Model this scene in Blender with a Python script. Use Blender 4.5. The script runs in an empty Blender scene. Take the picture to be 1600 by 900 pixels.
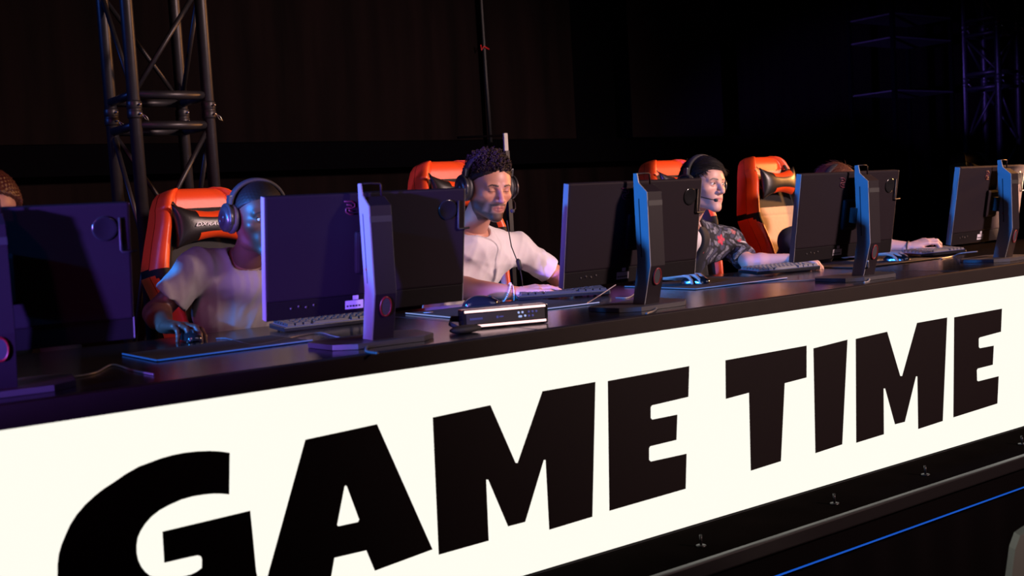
import bpy, bmesh, math, random
import numpy as np
from mathutils import Vector, Matrix, geometry
R = math.radians
random.seed(7); rng = np.random.default_rng(7)
scene = bpy.context.scene
C = scene.collection

# ------------------------------------------------------------------ camera
F_PX = 1740.0
CAM = np.array([0.0, 0.0, 1.65])
RX = np.array([[0.80533487, -0.08760965, 0.58631075],
               [-0.59008632, -0.02359392, 0.80699533],
               [-0.05686721, -0.99587543, -0.07069826]])
def _ray(px, py): return RX @ np.array([px - 800, py - 450, F_PX])
def at(px, py, y):                  # point of the place on the upright plane at distance y
    r = _ray(px, py); return CAM + r * (y / r[1])
def atz(px, py, z):                 # point of the place on the level plane at height z
    r = _ray(px, py); return CAM + r * ((z - CAM[2]) / r[2])
cam = bpy.data.cameras.new('camera'); camo = bpy.data.objects.new('camera', cam); C.objects.link(camo)
M3 = np.stack([RX @ [1, 0, 0], RX @ [0, -1, 0], RX @ [0, 0, -1]], axis=1)
mw = Matrix.Identity(4)
for i in range(3):
    for j in range(3): mw[i][j] = M3[i, j]
    mw[i][3] = CAM[i]
camo.matrix_world = mw
cam.sensor_width = 36; cam.lens = F_PX / 1600 * 36; cam.clip_start = 0.05
cam.dof.use_dof = True; cam.dof.focus_distance = 4.45; cam.dof.aperture_fstop = 3.5
scene.camera = camo
# ------------------------------------------------------------------ world, lights, exposure
scene.view_settings.view_transform = 'Standard'; scene.view_settings.look = 'None'
scene.view_settings.gamma = 1; scene.view_settings.exposure = 0
scene.view_settings.use_curve_mapping = False
w = bpy.data.worlds.new('world'); scene.world = w; w.use_nodes = True
w.node_tree.nodes['Background'].inputs[0].default_value = (0.5, 0.35, 0.4, 1)
w.node_tree.nodes['Background'].inputs[1].default_value = 0.004
def light(name, kind, loc, target, col, power, size=0.5, size_y=None, spot=60, blend=0.6):
    l = bpy.data.lights.new(name, kind); o = bpy.data.objects.new(name, l); C.objects.link(o)
    o.location = loc; o.rotation_euler = (Vector(target) - Vector(loc)).to_track_quat('-Z', 'Y').to_euler()
    l.color = col; l.energy = power
    if kind == 'AREA':
        l.size = size
        if size_y: l.shape = 'RECTANGLE'; l.size_y = size_y
    else:
        l.shadow_soft_size = size
        if kind == 'SPOT': l.spot_size = R(spot); l.spot_blend = blend
    return o
light('blue_side_light', 'SPOT', (-2.8, 2.62, 2.5), (2.6, 2.66, 1.50), (0.03, 0.27, 1.0), 2400, 0.1, spot=16, blend=0.5)
light('blue_player_light', 'SPOT', (-2.8, 3.0, 2.6), (1.30, 3.42, 1.52), (0.01, 0.27, 1.0), 3200, 0.1, spot=10, blend=0.6)
light('blue_back_light', 'SPOT', (-3.2, 4.7, 3.6), (1.5, 4.5, 2.0), (0.06, 0.2, 1.0), 300, 0.12, spot=34)
light('violet_side_light', 'SPOT', (-3.4, 0.9, 1.45), (0.84, 2.73, 1.66), (0.24, 0.13, 1.0), 5600, 0.1, spot=12, blend=0.7)
light('crimson_front_light', 'SPOT', (-2.3, 0.2, 3.6), (0.9, 3.4, 1.5), (1.0, 0.10, 0.50), 200, 0.15, spot=30, blend=1)
light('key_light', 'SPOT', (6.2, -3.2, 4.1), (3.5, 3.7, 1.55), (1.0, 0.68, 0.62), 3300, 0.45, spot=40, blend=0.8)
light('warm_side_light', 'SPOT', (8.6, 3.0, 2.6), (3.4, 3.7, 1.5), (1.0, 0.40, 0.11), 900, 0.15, spot=40)
light('warm_beam', 'SPOT', (6.6, 1.0, 2.2), (4.93, 2.75, 1.57), (1.0, 0.55, 0.34), 9000, 0.05, spot=6.5, blend=0.5)

# ------------------------------------------------------------------ materials
MATS = {}
def mat(name, col=(0.5, 0.5, 0.5), rough=0.5, metal=0.0, emit=None, strength=0.0, noise=0.0, nscale=20, bump=0.0, bscale=200, vcol=False, coat=0.0, spec=0.5, sheen=0.0):
    if name in MATS: return MATS[name]
    m = bpy.data.materials.new(name); m.use_nodes = True
    nt = m.node_tree; b = nt.nodes['Principled BSDF']
    b.inputs['Base Color'].default_value = (*col, 1); b.inputs['Roughness'].default_value = rough
    b.inputs['Metallic'].default_value = metal; b.inputs['Coat Weight'].default_value = coat
    b.inputs['Specular IOR Level'].default_value = spec; b.inputs['Sheen Weight'].default_value = sheen
    tc = nt.nodes.new('ShaderNodeTexCoord')
    if emit:
        b.inputs['Emission Color'].default_value = (*emit, 1); b.inputs['Emission Strength'].default_value = strength
    if vcol:
        a = nt.nodes.new('ShaderNodeAttribute'); a.attribute_name = 'col'
        nt.links.new(a.outputs['Color'], b.inputs['Base Color'])
    if noise > 0:
        n = nt.nodes.new('ShaderNodeTexNoise'); n.inputs['Scale'].default_value = nscale; n.inputs['Detail'].default_value = 6
        nt.links.new(tc.outputs['Object'], n.inputs['Vector'])
        mx = nt.nodes.new('ShaderNodeMix'); mx.data_type = 'RGBA'
        mx.inputs[6].default_value = (*[c * (1 - noise) for c in col], 1); mx.inputs[7].default_value = (*[min(1, c * (1 + noise)) for c in col], 1)
        nt.links.new(n.outputs['Fac'], mx.inputs[0]); nt.links.new(mx.outputs[2], b.inputs['Base Color'])
    if bump > 0:
        n2 = nt.nodes.new('ShaderNodeTexNoise'); n2.inputs['Scale'].default_value = bscale; n2.inputs['Detail'].default_value = 4
        nt.links.new(tc.outputs['Object'], n2.inputs['Vector'])
        bp = nt.nodes.new('ShaderNodeBump'); bp.inputs['Strength'].default_value = bump; bp.inputs['Distance'].default_value = 0.003
        nt.links.new(n2.outputs['Fac'], bp.inputs['Height']); nt.links.new(bp.outputs['Normal'], b.inputs['Normal'])
    MATS[name] = m
    return m
mat('recess_black', (0.0015, 0.0013, 0.002), 0.95, spec=0.0)
mat('desk_black', (0.010, 0.008, 0.008), 0.2, noise=0.3, nscale=8, bump=0.08, bscale=60)
mat('desk_edge', (0.0125, 0.008, 0.0068), 0.65, spec=0.15, noise=0.2)
mat('matte_black', (0.012, 0.012, 0.014), 0.6)
mat('gloss_black', (0.012, 0.012, 0.014), 0.18, coat=0.4)
mat('soft_black', (0.02, 0.02, 0.022), 0.75, bump=0.3, bscale=500)
mat('monitor_grey', (0.0125, 0.0085, 0.0125), 0.65, spec=0.1, bump=0.15, bscale=700)
mat('monitor_lower', (0.006, 0.0045, 0.006), 0.6, spec=0.12)
mat('stand_grey', (0.011, 0.0075, 0.011), 0.5, spec=0.2)
mat('lit_side_grey', (0.20, 0.20, 0.22), 0.45)  # pale tone stands in for strong blue light on stand sides and edges
mat('red_plastic', (0.16, 0.003, 0.008), 0.4)
mat('red_logo', (0.09, 0.003, 0.018), 0.5)
mat('sticker', (0.55, 0.52, 0.6), 0.6)
mat('print_dark', (0.03, 0.03, 0.04), 0.6)
mat('screen', (0.01, 0.01, 0.01), 0.3, emit=(0.80, 0.70, 1.0), strength=1.6)
mat('sign_light', (0.0, 0.0, 0.0), 1.0, emit=(1.0, 0.965, 0.86), strength=1.03, spec=0)
mat('letter_black', (0.005, 0.0025, 0.003), 0.6, spec=0.12)
mat('frame_black', (0.004, 0.003, 0.003), 0.45)
mat('deck_black', (0.0035, 0.0028, 0.0026), 0.8, spec=0.0, noise=0.4, nscale=5)
mat('rail_black', (0.010, 0.008, 0.009), 0.35, metal=0.3)
mat('skirt', (0.002, 0.0014, 0.0016), 0.95, spec=0.02)
mat('led_blue', (0, 0, 0), 0.5, emit=(0.003, 0.10, 0.62), strength=0.8)
mat('led_blue_soft', (0, 0, 0), 0.5, emit=(0.012, 0.09, 0.5), strength=0.8)
mat('led_ice', (0, 0, 0), 0.5, emit=(0.30, 0.40, 0.85), strength=0.7)
mat('led_sky', (0, 0, 0), 0.5, emit=(0.07, 0.22, 0.7), strength=0.6)
mat('led_pink', (0, 0, 0), 0.5, emit=(1.0, 0.62, 0.62), strength=1.7)
mat('led_digit', (0, 0, 0), 0.5, emit=(0.45, 0.55, 1.0), strength=0.9)
mat('led_dim', (0, 0, 0), 0.5, emit=(0.08, 0.08, 0.35), strength=0.7)
mat('mousepad', (0.016, 0.016, 0.019), 0.7, bump=0.2, bscale=900)
mat('keycap', (0.13, 0.12, 0.12), 0.4)  # paler caps on the two right keyboards stand in for warm light
mat('headset_shell', (0.035, 0.035, 0.04), 0.3, coat=0.3)
mat('base_grey', (0.045, 0.042, 0.048), 0.4)
mat('shelf_grey', (0.05, 0.047, 0.05), 0.4, metal=0.2)
mat('keycap_dark', (0.028, 0.028, 0.03), 0.35)
mat('orange', (0.80, 0.075, 0.012), 0.38, bump=0.12, bscale=300)
mat('chair_black', (0.010, 0.009, 0.010), 0.6, spec=0.2, bump=0.15, bscale=250)
mat('pillow_black', (0.014, 0.012, 0.012), 0.36, bump=0.1, bscale=120)
mat('tan', (0.60, 0.38, 0.23), 0.6, noise=0.1, nscale=60, bump=0.15, bscale=300)
mat('green_trim', (0.02, 0.05, 0.015), 0.5)
mat('logo_silver', (0.45, 0.44, 0.48), 0.4, metal=0.2)
mat('chrome', (0.6, 0.6, 0.62), 0.22, metal=1.0)
mat('truss_dark', (0.03, 0.028, 0.032), 0.42, metal=0.55, noise=0.3, nscale=30)
mat('clamp', (0.5, 0.48, 0.48), 0.3, metal=1.0)
mat('white_shirt', (0.74, 0.68, 0.69), 0.85, bump=0.25, bscale=700, sheen=0.2)
mat('grey_shirt', (0.235, 0.215, 0.215), 1.0, spec=0.1, bump=0.35, bscale=600)
mat('dark_shirt', (0.02, 0.02, 0.024), 0.85)
mat('floral', vcol=True, rough=0.8)
mat('trousers', (0.02, 0.022, 0.03), 0.9)
mat('shoe', (0.03, 0.03, 0.03), 0.6)
mat('skin', vcol=True, rough=0.46, bump=0.08, bscale=350)
mat('hair_black', (0.007, 0.005, 0.005), 0.55, spec=0.3)
mat('hair_brown', (0.018, 0.009, 0.007), 0.6, spec=0.3)
mat('hair_red', (0.09, 0.03, 0.018), 0.4)
mat('bead', (0.7, 0.6, 0.6), 0.3)
mat('ear_mesh', (0.05, 0.048, 0.05), 0.5)
mat('pale_plastic', (0.36, 0.38, 0.34), 0.5)
mat('foam_grey', (0.3, 0.3, 0.3), 0.8)
mat('cable', (0.10, 0.10, 0.11), 0.4)
mat('cable_silver', (0.35, 0.33, 0.35), 0.35, metal=0.4)
mat('red_tape', (0.5, 0.01, 0.015), 0.6)

# ------------------------------------------------------------------ object helpers
def link(name, me, m=None, parent=None, smooth=False):
    o = bpy.data.objects.new(name, me); C.objects.link(o)
    if m: me.materials.append(MATS[m] if isinstance(m, str) else m)
    if parent: o.parent = parent
    if smooth:
        me.polygons.foreach_set('use_smooth', [True] * len(me.polygons))
    return o
def tag(o, label, cat, group=None, kind=None):
    if label: o['label'] = label
    if cat: o['category'] = cat
    if group: o['group'] = group
    if kind: o['kind'] = kind
    return o
def empty(name, loc=(0, 0, 0), rz=0, label=None, cat=None, group=None):
    o = bpy.data.objects.new(name, None); C.objects.link(o); o.location = loc; o.rotation_euler = (0, 0, rz)
    o.empty_display_size = 0.1
    return tag(o, label, cat, group)
def copy_tree(o, parent=None):
    c = o.copy(); C.objects.link(c)
    if parent: c.parent = parent; c.matrix_parent_inverse = o.matrix_parent_inverse.copy()
    for ch in list(o.children): copy_tree(ch, c)
    return c
def build(bm, name, m, parent=None, smooth=False, recalc=True):
    if recalc: bmesh.ops.recalc_face_normals(bm, faces=bm.faces)
    me = bpy.data.meshes.new(name); bm.to_mesh(me); bm.free()
    return link(name, me, m, parent, smooth)
def add_box(bm, x0, x1, y0, y1, z0, z1, bev=0.0, M=None):
    t = bmesh.new(); bmesh.ops.create_cube(t, size=1)
    for v in t.verts:
        v.co = Vector(((x0 + x1) / 2 + v.co.x * (x1 - x0), (y0 + y1) / 2 + v.co.y * (y1 - y0), (z0 + z1) / 2 + v.co.z * (z1 - z0)))
    if bev > 0: bmesh.ops.bevel(t, geom=list(t.edges), offset=bev, segments=2, affect='EDGES', profile=0.6)
    if M is not None: bmesh.ops.transform(t, matrix=M, verts=t.verts)
    me = bpy.data.meshes.new('t'); t.to_mesh(me); t.free(); bm.from_mesh(me); bpy.data.meshes.remove(me)
    return bm
def box(name, x0, x1, y0, y1, z0, z1, m, parent=None, bev=0.0, M=None):
    return build(add_box(bmesh.new(), x0, x1, y0, y1, z0, z1, bev, M), name, m, parent)
def add_tube(bm, pts, r, seg=10, closed=False, flat=1.0, cap=True):
    pts = [Vector(p) for p in pts]; n = len(pts); rings = []
    rr = r if hasattr(r, '__len__') else [r] * n
    up = None
    for i, p in enumerate(pts):
        a = pts[i - 1] if (i > 0 or closed) else p; b = pts[(i + 1) % n] if (i < n - 1 or closed) else p
        d = (b - a).normalized()
        if up is None: up = Vector((0, 0, 1)) if abs(d.z) < 0.9 else Vector((0, 1, 0))
        s = d.cross(up)
        if s.length < 1e-5: s = d.cross(Vector((1, 0, 0)))
        s.normalize(); up = s.cross(d).normalized()
        rings.append([bm.verts.new(p + s * (math.cos(2 * math.pi * k / seg) * rr[i]) + up * (math.sin(2 * math.pi * k / seg) * rr[i] * flat)) for k in range(seg)])
    m = n if closed else n - 1
    for i in range(m):
        A, B = rings[i], rings[(i + 1) % n]
        for k in range(seg): bm.faces.new((A[k], A[(k + 1) % seg], B[(k + 1) % seg], B[k]))
    if not closed and cap: bm.faces.new(rings[0][::-1]); bm.faces.new(rings[-1])
    return bm
def tube(name, pts, r, m, parent=None, seg=10, closed=False, flat=1.0):
    return build(add_tube(bmesh.new(), pts, r, seg, closed, flat), name, m, parent, True)
def arc_pts(c, r, a0, a1, n, plane='xz'):
    out = []
    for i in range(n):
        a = R(a0 + (a1 - a0) * i / (n - 1)); u, v = r * math.cos(a), r * math.sin(a)
        out.append((c[0] + u, c[1], c[2] + v) if plane == 'xz' else (c[0] + u, c[1] + v, c[2]) if plane == 'xy' else (c[0], c[1] + u, c[2] + v))
    return out
def add_lathe(bm, prof, axis='z', c=(0, 0, 0), seg=24, M=None):
    rings = []
    for (r, h) in prof:
        ring = []
        for k in range(seg):
            a = 2 * math.pi * k / seg; u, v = r * math.cos(a), r * math.sin(a)
            p = {'z': (u, v, h), 'x': (h, u, v), 'y': (u, h, v)}[axis]
            p = Vector((p[0] + c[0], p[1] + c[1], p[2] + c[2]))
            ring.append(bm.verts.new(M @ p if M is not None else p))
        rings.append(ring)
    for A, B in zip(rings, rings[1:]):
        for k in range(seg): bm.faces.new((A[k], A[(k + 1) % seg], B[(k + 1) % seg], B[k]))
    bm.faces.new(rings[0][::-1]); bm.faces.new(rings[-1])
    return bm
def lathe(name, prof, m, parent=None, axis='z', c=(0, 0, 0), seg=24, M=None):
    return build(add_lathe(bmesh.new(), prof, axis, c, seg, M), name, m, parent, True)
def prism(name, loops, depth, m, parent=None, bev=0.0):
    """loops: list of loops of 3-D points (outer first, then holes), depth: vector of extrusion"""
    bm = bmesh.new(); dv = Vector(depth); L = [[Vector(p) for p in lp] for lp in loops]
    flat = [p for lp in L for p in lp]; tris = geometry.tessellate_polygon(L)
    a = [bm.verts.new(p) for p in flat]; b = [bm.verts.new(p + dv) for p in flat]
    for t in tris:
        try: bm.faces.new([a[i] for i in t]); bm.faces.new([b[i] for i in t][::-1])
        except ValueError: pass
    k = 0
    for lp in L:
        n = len(lp)
        for i in range(n): bm.faces.new((a[k + i], a[k + (i + 1) % n], b[k + (i + 1) % n], b[k + i]))
        k += n
    if bev > 0:
        es = [e for e in bm.edges if len(e.link_faces) == 2 and e.calc_face_angle(0) > 1.0]
        bmesh.ops.bevel(bm, geom=es, offset=bev, segments=2, affect='EDGES')
    return build(bm, name, m, parent)
def text_mesh(name, body, size, m, parent, M, shear=0.0, sx=1.0, ext=0.001):
    cu = bpy.data.curves.new(name, 'FONT'); cu.body = body; cu.size = size; cu.shear = shear; cu.extrude = ext; cu.align_x = 'CENTER'; cu.align_y = 'CENTER'; cu.offset = 0.0
    o = bpy.data.objects.new(name, cu); C.objects.link(o)
    dg = bpy.context.evaluated_depsgraph_get(); dg.update()
    me = bpy.data.meshes.new_from_object(o.evaluated_get(dg)); bpy.data.objects.remove(o)
    me.transform(M @ Matrix.Diagonal((sx, 1, 1, 1)))
    return link(name, me, m, parent)

# ------------------------------------------------------------------ implicit surfaces (bodies, clothes)
def smin(a, b, k):
    if k <= 0: return np.minimum(a, b)
    h = np.clip(0.5 + 0.5 * (b - a) / k, 0, 1); return b * (1 - h) + a * h - k * h * (1 - h)
def V(*a): return np.array(a, float)
def unit(v): v = np.asarray(v, float); return v / (np.linalg.norm(v) + 1e-12)
class Cone:
    def __init__(s, a, b, ra, rb): s.a, s.b, s.ra, s.rb = np.asarray(a, float), np.asarray(b, float), ra, rb
    def bb(s): r = max(s.ra, s.rb); return np.minimum(s.a, s.b) - r, np.maximum(s.a, s.b) + r
    def d(s, P):
        ab = s.b - s.a; t = np.clip(((P - s.a) @ ab) / max(ab @ ab, 1e-9), 0, 1)
        return np.linalg.norm(P - s.a - t[..., None] * ab, axis=-1) - (s.ra + (s.rb - s.ra) * t)
class Ell:
    def __init__(s, c, r, A=None): s.c, s.r, s.A = np.asarray(c, float), np.asarray(r, float), (np.eye(3) if A is None else A)
    def bb(s): m = s.r.max() if not np.allclose(s.A, np.eye(3)) else s.r; return s.c - m, s.c + m
    def d(s, P):
        q = (P - s.c) @ s.A; k0 = np.linalg.norm(q / s.r, axis=-1); k1 = np.linalg.norm(q / s.r ** 2, axis=-1)
        return k0 * (k0 - 1) / np.maximum(k1, 1e-6)
class Plane:                       # half space: negative where (P-c).n < 0
    def __init__(s, c, n): s.c, s.n = np.asarray(c, float), unit(n)
    def bb(s): return V(-99, -99, -99), V(99, 99, 99)
    def d(s, P): return (P - s.c) @ s.n
class Group:                       # one sub-shape built from ops
    def __init__(s, ops): s.ops = ops
    def bb(s):
        l = [o[1].bb() for o in s.ops if o[0] == 'u']; return np.min([a for a, b in l], 0), np.max([b for a, b in l], 0)
    def d(s, P):
        D = np.full(P.shape[:-1], 1e3)
        for o in s.ops:
            q = o[1].d(P)
            D = smin(D, q, o[2]) if o[0] == 'u' else -smin(-D, q, o[2]) if o[0] == 's' else -smin(-D, -q, o[2])
        return D
def field(ops, lo, hi, h):
    lo, hi = np.asarray(lo, float), np.asarray(hi, float)
    n = np.ceil((hi - lo) / h).astype(int) + 1
    D = np.full(n, 1.0, dtype=np.float64)
    ax = [lo[i] + h * np.arange(n[i]) for i in range(3)]
    for o in ops:
        kind, p, k = o[:3]
        if kind == 'disp':
            m = np.abs(D) < 0.03
            if m.any():
                I = np.nonzero(m); P = np.stack([ax[0][I[0]], ax[1][I[1]], ax[2][I[2]]], -1); D[I] += p(P)
            continue
        if kind in ('u', 's'):
            a, b = p.bb(); i0 = np.clip(np.floor((a - k * 1.2 - 0.012 - lo) / h).astype(int), 0, n - 1); i1 = np.clip(np.ceil((b + k * 1.2 + 0.012 - lo) / h).astype(int) + 1, 1, n)
        else: i0, i1 = np.zeros(3, int), n
        if np.any(i1 <= i0): continue
        s = tuple(slice(i0[j], i1[j]) for j in range(3))
        G = np.stack(np.meshgrid(*[ax[j][s[j]] for j in range(3)], indexing='ij'), -1)
        q = p.d(G)
        if kind == 'u': D[s] = smin(D[s], q, k)
        elif kind == 's': D[s] = -smin(-D[s], q, k)
        else: D[s] = -smin(-D[s], -q, k)
    return D, lo
def nets(D, lo, h):
    n = np.array(D.shape); ins = D < 0
    c = np.zeros(n - 1, np.int8)
    for dx in (0, 1):
        for dy in (0, 1):
            for dz in (0, 1): c += ins[dx:n[0] - 1 + dx, dy:n[1] - 1 + dy, dz:n[2] - 1 + dz]
    act = (c > 0) & (c < 8); I = np.stack(np.nonzero(act), -1)
    vid = np.full(act.shape, -1, np.int64); vid[act] = np.arange(len(I))
    S = np.zeros((len(I), 3)); cnt = np.zeros(len(I))
    for axis in range(3):
        o1, o2 = [a for a in range(3) if a != axis]
        for u in (0, 1):
            for v in (0, 1):
                off = np.zeros(3, int); off[o1] = u; off[o2] = v; e = np.zeros(3, int); e[axis] = 1
                A = I + off; B = A + e; da = D[tuple(A.T)]; db = D[tuple(B.T)]; m = (da < 0) != (db < 0)
                t = np.where(m, da / np.where(m, da - db, 1), 0); p = off + t[:, None] * e
                S[m] += p[m]; cnt[m] += 1
    Vt = lo + h * (I + S / cnt[:, None])
    quads = []
    for axis in range(3):
        o1, o2 = (axis + 1) % 3, (axis + 2) % 3
        sl = [slice(0, n[a]) for a in range(3)]; sl[axis] = slice(0, n[axis] - 1); A = ins[tuple(sl)]
        sl[axis] = slice(1, n[axis]); B = ins[tuple(sl)]
        E_ = np.stack(np.nonzero(A != B), -1)
        E_ = E_[(E_[:, o1] > 0) & (E_[:, o2] > 0) & (E_[:, o1] < n[o1] - 1) & (E_[:, o2] < n[o2] - 1)]
        f = A[tuple(E_.T)]
        def cell(a, b): q = E_.copy(); q[:, o1] += a; q[:, o2] += b; return vid[tuple(q.T)]
        Q = np.stack([cell(-1, -1), cell(0, -1), cell(0, 0), cell(-1, 0)], -1)
        Q[~f] = Q[~f][:, ::-1]; quads.append(Q)
    return Vt, np.concatenate(quads)
def surf(ops, h, pad=0.03, lo=None, hi=None):
    l = [o[1].bb() for o in ops if o[0] == 'u']
    a = np.min([x for x, y in l], 0) - pad; b = np.max([y for x, y in l], 0) + pad
    if lo is not None: a = np.maximum(a, lo)
    if hi is not None: b = np.minimum(b, hi)
    D, o = field(ops, a, b, h); return nets(D, o, h)
def relax(v, f, n=2, lam=0.6):
    e = np.concatenate([f[:, [0, 1]], f[:, [1, 2]], f[:, [2, 3]], f[:, [3, 0]]]); e = np.concatenate([e, e[:, ::-1]])
    cnt = np.bincount(e[:, 0], minlength=len(v))[:, None]
    for _ in range(n):
        s_ = np.stack([np.bincount(e[:, 0], weights=v[e[:, 1], k], minlength=len(v)) for k in range(3)], 1)
        v = v + lam * (s_ / np.maximum(cnt, 1) - v)
    return v
def mesh_from(name, parts, m, parent=None, colors=None):
    """parts: list of (verts, quads); colors: list of (n,3)"""
    Vs, Fs, k = [], [], 0
    for v, f in parts:
        Vs.append(v); Fs.append(f + k); k += len(v)
    Vv = np.concatenate(Vs); Fq = np.concatenate(Fs)
    me = bpy.data.meshes.new(name)
    me.vertices.add(len(Vv)); me.vertices.foreach_set('co', Vv.ravel())
    me.loops.add(Fq.size); me.loops.foreach_set('vertex_index', Fq.ravel())
    me.polygons.add(len(Fq)); me.polygons.foreach_set('loop_start', np.arange(0, Fq.size, 4)); me.polygons.foreach_set('loop_total', np.full(len(Fq), 4))
    me.update(calc_edges=True); me.validate()
    if colors is not None:
        at_ = me.color_attributes.new('col', 'FLOAT_COLOR', 'POINT'); cc = np.concatenate(colors)
        at_.data.foreach_set('color', np.concatenate([cc, np.ones((len(cc), 1))], 1).ravel())
    return link(name, me, m, parent, True)
def ball(c, r, seg=28, rings=18, col=None):
    v = [c + r * V(0, 0, 1)]
    th = np.linspace(0.02, math.pi - 0.02, rings); ph = np.linspace(0, 2 * math.pi, seg, endpoint=False)
    T, P_ = np.meshgrid(th, ph, indexing='ij'); v = c + r * np.stack([np.sin(T) * np.cos(P_), -np.cos(T), np.sin(T) * np.sin(P_)], -1).reshape(-1, 3)
    q = [[i * seg + j, (i + 1) * seg + j, (i + 1) * seg + (j + 1) % seg, i * seg + (j + 1) % seg] for i in range(rings - 1) for j in range(seg)]
    return v, np.array(q)

# ------------------------------------------------------------------ setting: hall, stage
ZD = 1.30; ZS = 0.56                      # desk top, stage deck
def struct(o): o['kind'] = 'structure'; return o
struct(box('floor', -5, 14, -4, 6.2, -0.1, 0, 'deck_black'))
struct(box('ceiling', -5, 14, -4, 6.2, 5.0, 5.1, 'matte_black'))
struct(box('wall_left', -5.1, -5, -4, 6.2, 0, 5, 'matte_black'))
struct(box('wall_right', 14, 14.1, -4, 6.2, 0, 5, 'matte_black'))

def wall_mat():
    m = mat('wall_paint', (0.016, 0.0105, 0.010), 0.9, spec=0.05)
    nt = m.node_tree; b = nt.nodes['Principled BSDF']; tc = nt.nodes.new('ShaderNodeTexCoord')
    mp = nt.nodes.new('ShaderNodeMapping'); mp.inputs['Scale'].default_value = (6, 6, 0.5); nt.links.new(tc.outputs['Object'], mp.inputs['Vector'])
    n = nt.nodes.new('ShaderNodeTexNoise'); n.inputs['Scale'].default_value = 1.5; n.inputs['Detail'].default_value = 8; nt.links.new(mp.outputs[0], n.inputs['Vector'])
    r = nt.nodes.new('ShaderNodeValToRGB'); r.color_ramp.elements[0].position = 0.3; r.color_ramp.elements[0].color = (0.0018, 0.0010, 0.0011, 1)
    r.color_ramp.elements[1].position = 0.75; r.color_ramp.elements[1].color = (0.0062, 0.0030, 0.0031, 1)
    nt.links.new(n.outputs['Fac'], r.inputs[0]); nt.links.new(r.outputs[0], b.inputs['Base Color'])
    return m
wall_mat()
def pillar_mat():                         # scraped paint: pale flecks and scratches
    m = mat('pillar_paint', (0.02, 0.013, 0.012), 0.9, spec=0.05)
    nt = m.node_tree; b = nt.nodes['Principled BSDF']; tc = nt.nodes.new('ShaderNodeTexCoord')
    mp = nt.nodes.new('ShaderNodeMapping'); mp.inputs['Scale'].default_value = (30, 30, 7); nt.links.new(tc.outputs['Object'], mp.inputs['Vector'])
    n = nt.nodes.new('ShaderNodeTexNoise'); n.inputs['Scale'].default_value = 1.0; n.inputs['Detail'].default_value = 5; nt.links.new(mp.outputs[0], n.inputs['Vector'])
    r = nt.nodes.new('ShaderNodeValToRGB'); r.color_ramp.elements[0].position = 0.70; r.color_ramp.elements[0].color = (0.0062, 0.0035, 0.0036, 1)
    r.color_ramp.elements[1].position = 0.76; r.color_ramp.elements[1].color = (0.25, 0.2, 0.2, 1)
    nt.links.new(n.outputs['Fac'], r.inputs[0]); nt.links.new(r.outputs[0], b.inputs['Base Color'])
    return m
pillar_mat()
struct(box('wall_back', -5, 14, 6.0, 6.2, 0, 5, 'wall_paint'))
# raised wall panels, the dark recess between them and the scraped pillar
for (x0, x1, nm) in ((-5, 4.10, 'trim_1'), (4.13, 4.87, 'trim_2')):
    struct(box(nm, x0, x1, 5.86, 6.0, 2.10, 5, 'wall_paint', bev=0.004))
struct(box('trim_3', 5.33, 6.25, 5.80, 6.0, 2.10, 5, 'pillar_paint', bev=0.006))
struct(box('trim_4', -5, 6.3, 5.862, 6.0, 1.94, 2.098, 'recess_black', bev=0.004))
struct(box('trim_5', 4.87, 5.33, 5.95, 6.0, 2.05, 5, 'recess_black'))
cb = empty('hanging_cable', (4.115, 5.82, 0), label='thin black cable hanging down the back wall above the white-shirted player', cat='cable')
tube('cable_line', [(0.0, 0, 5), (0.0, 0, 2.9), (0.004, 0, 2.5), (0.012, 0, 2.08)], 0.011, 'matte_black', cb)
t = tube('red_tape', [(-0.03, -0.012, 2.69), (-0.028, -0.014, 2.655), (-0.01, -0.016, 2.68), (0.03, -0.014, 2.664)], 0.0045, 'red_tape', cb)

# stage
st = empty('stage_platform', (0, 0, 0), label='low black stage platform under the long gaming desk, blue lit lower edge', cat='stage'); st['kind'] = 'structure'
box('deck', -4.9, 13, 2.36, 6.0, 0.50, ZS, 'deck_black', st, bev=0.004)
box('edge_rail', -4.9, 13, 2.335, 2.36, 0.515, 0.565, 'rail_black', st, bev=0.006)
box('lower_rail', -4.9, 13, 2.37, 2.42, 0.425, 0.50, 'skirt', st, bev=0.006)
bm = bmesh.new(); n = 500
for i in range(n):                        # pleated skirt cloth
    x = -4.9 + 17.9 * i / (n - 1); y = 2.44 + 0.012 * math.sin(i * 0.9)
    bm.verts.new((x, y, 0.0)); bm.verts.new((x, y, 0.425))
bm.verts.ensure_lookup_table()
for i in range(n - 1): bm.faces.new((bm.verts[2 * i], bm.verts[2 * i + 2], bm.verts[2 * i + 3], bm.verts[2 * i + 1]))
build(bm, 'skirt', 'skirt', st, True)
box('led_strip', -4.9, 13, 2.388, 2.402, 0.411, 0.424, 'led_blue', st)

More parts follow.
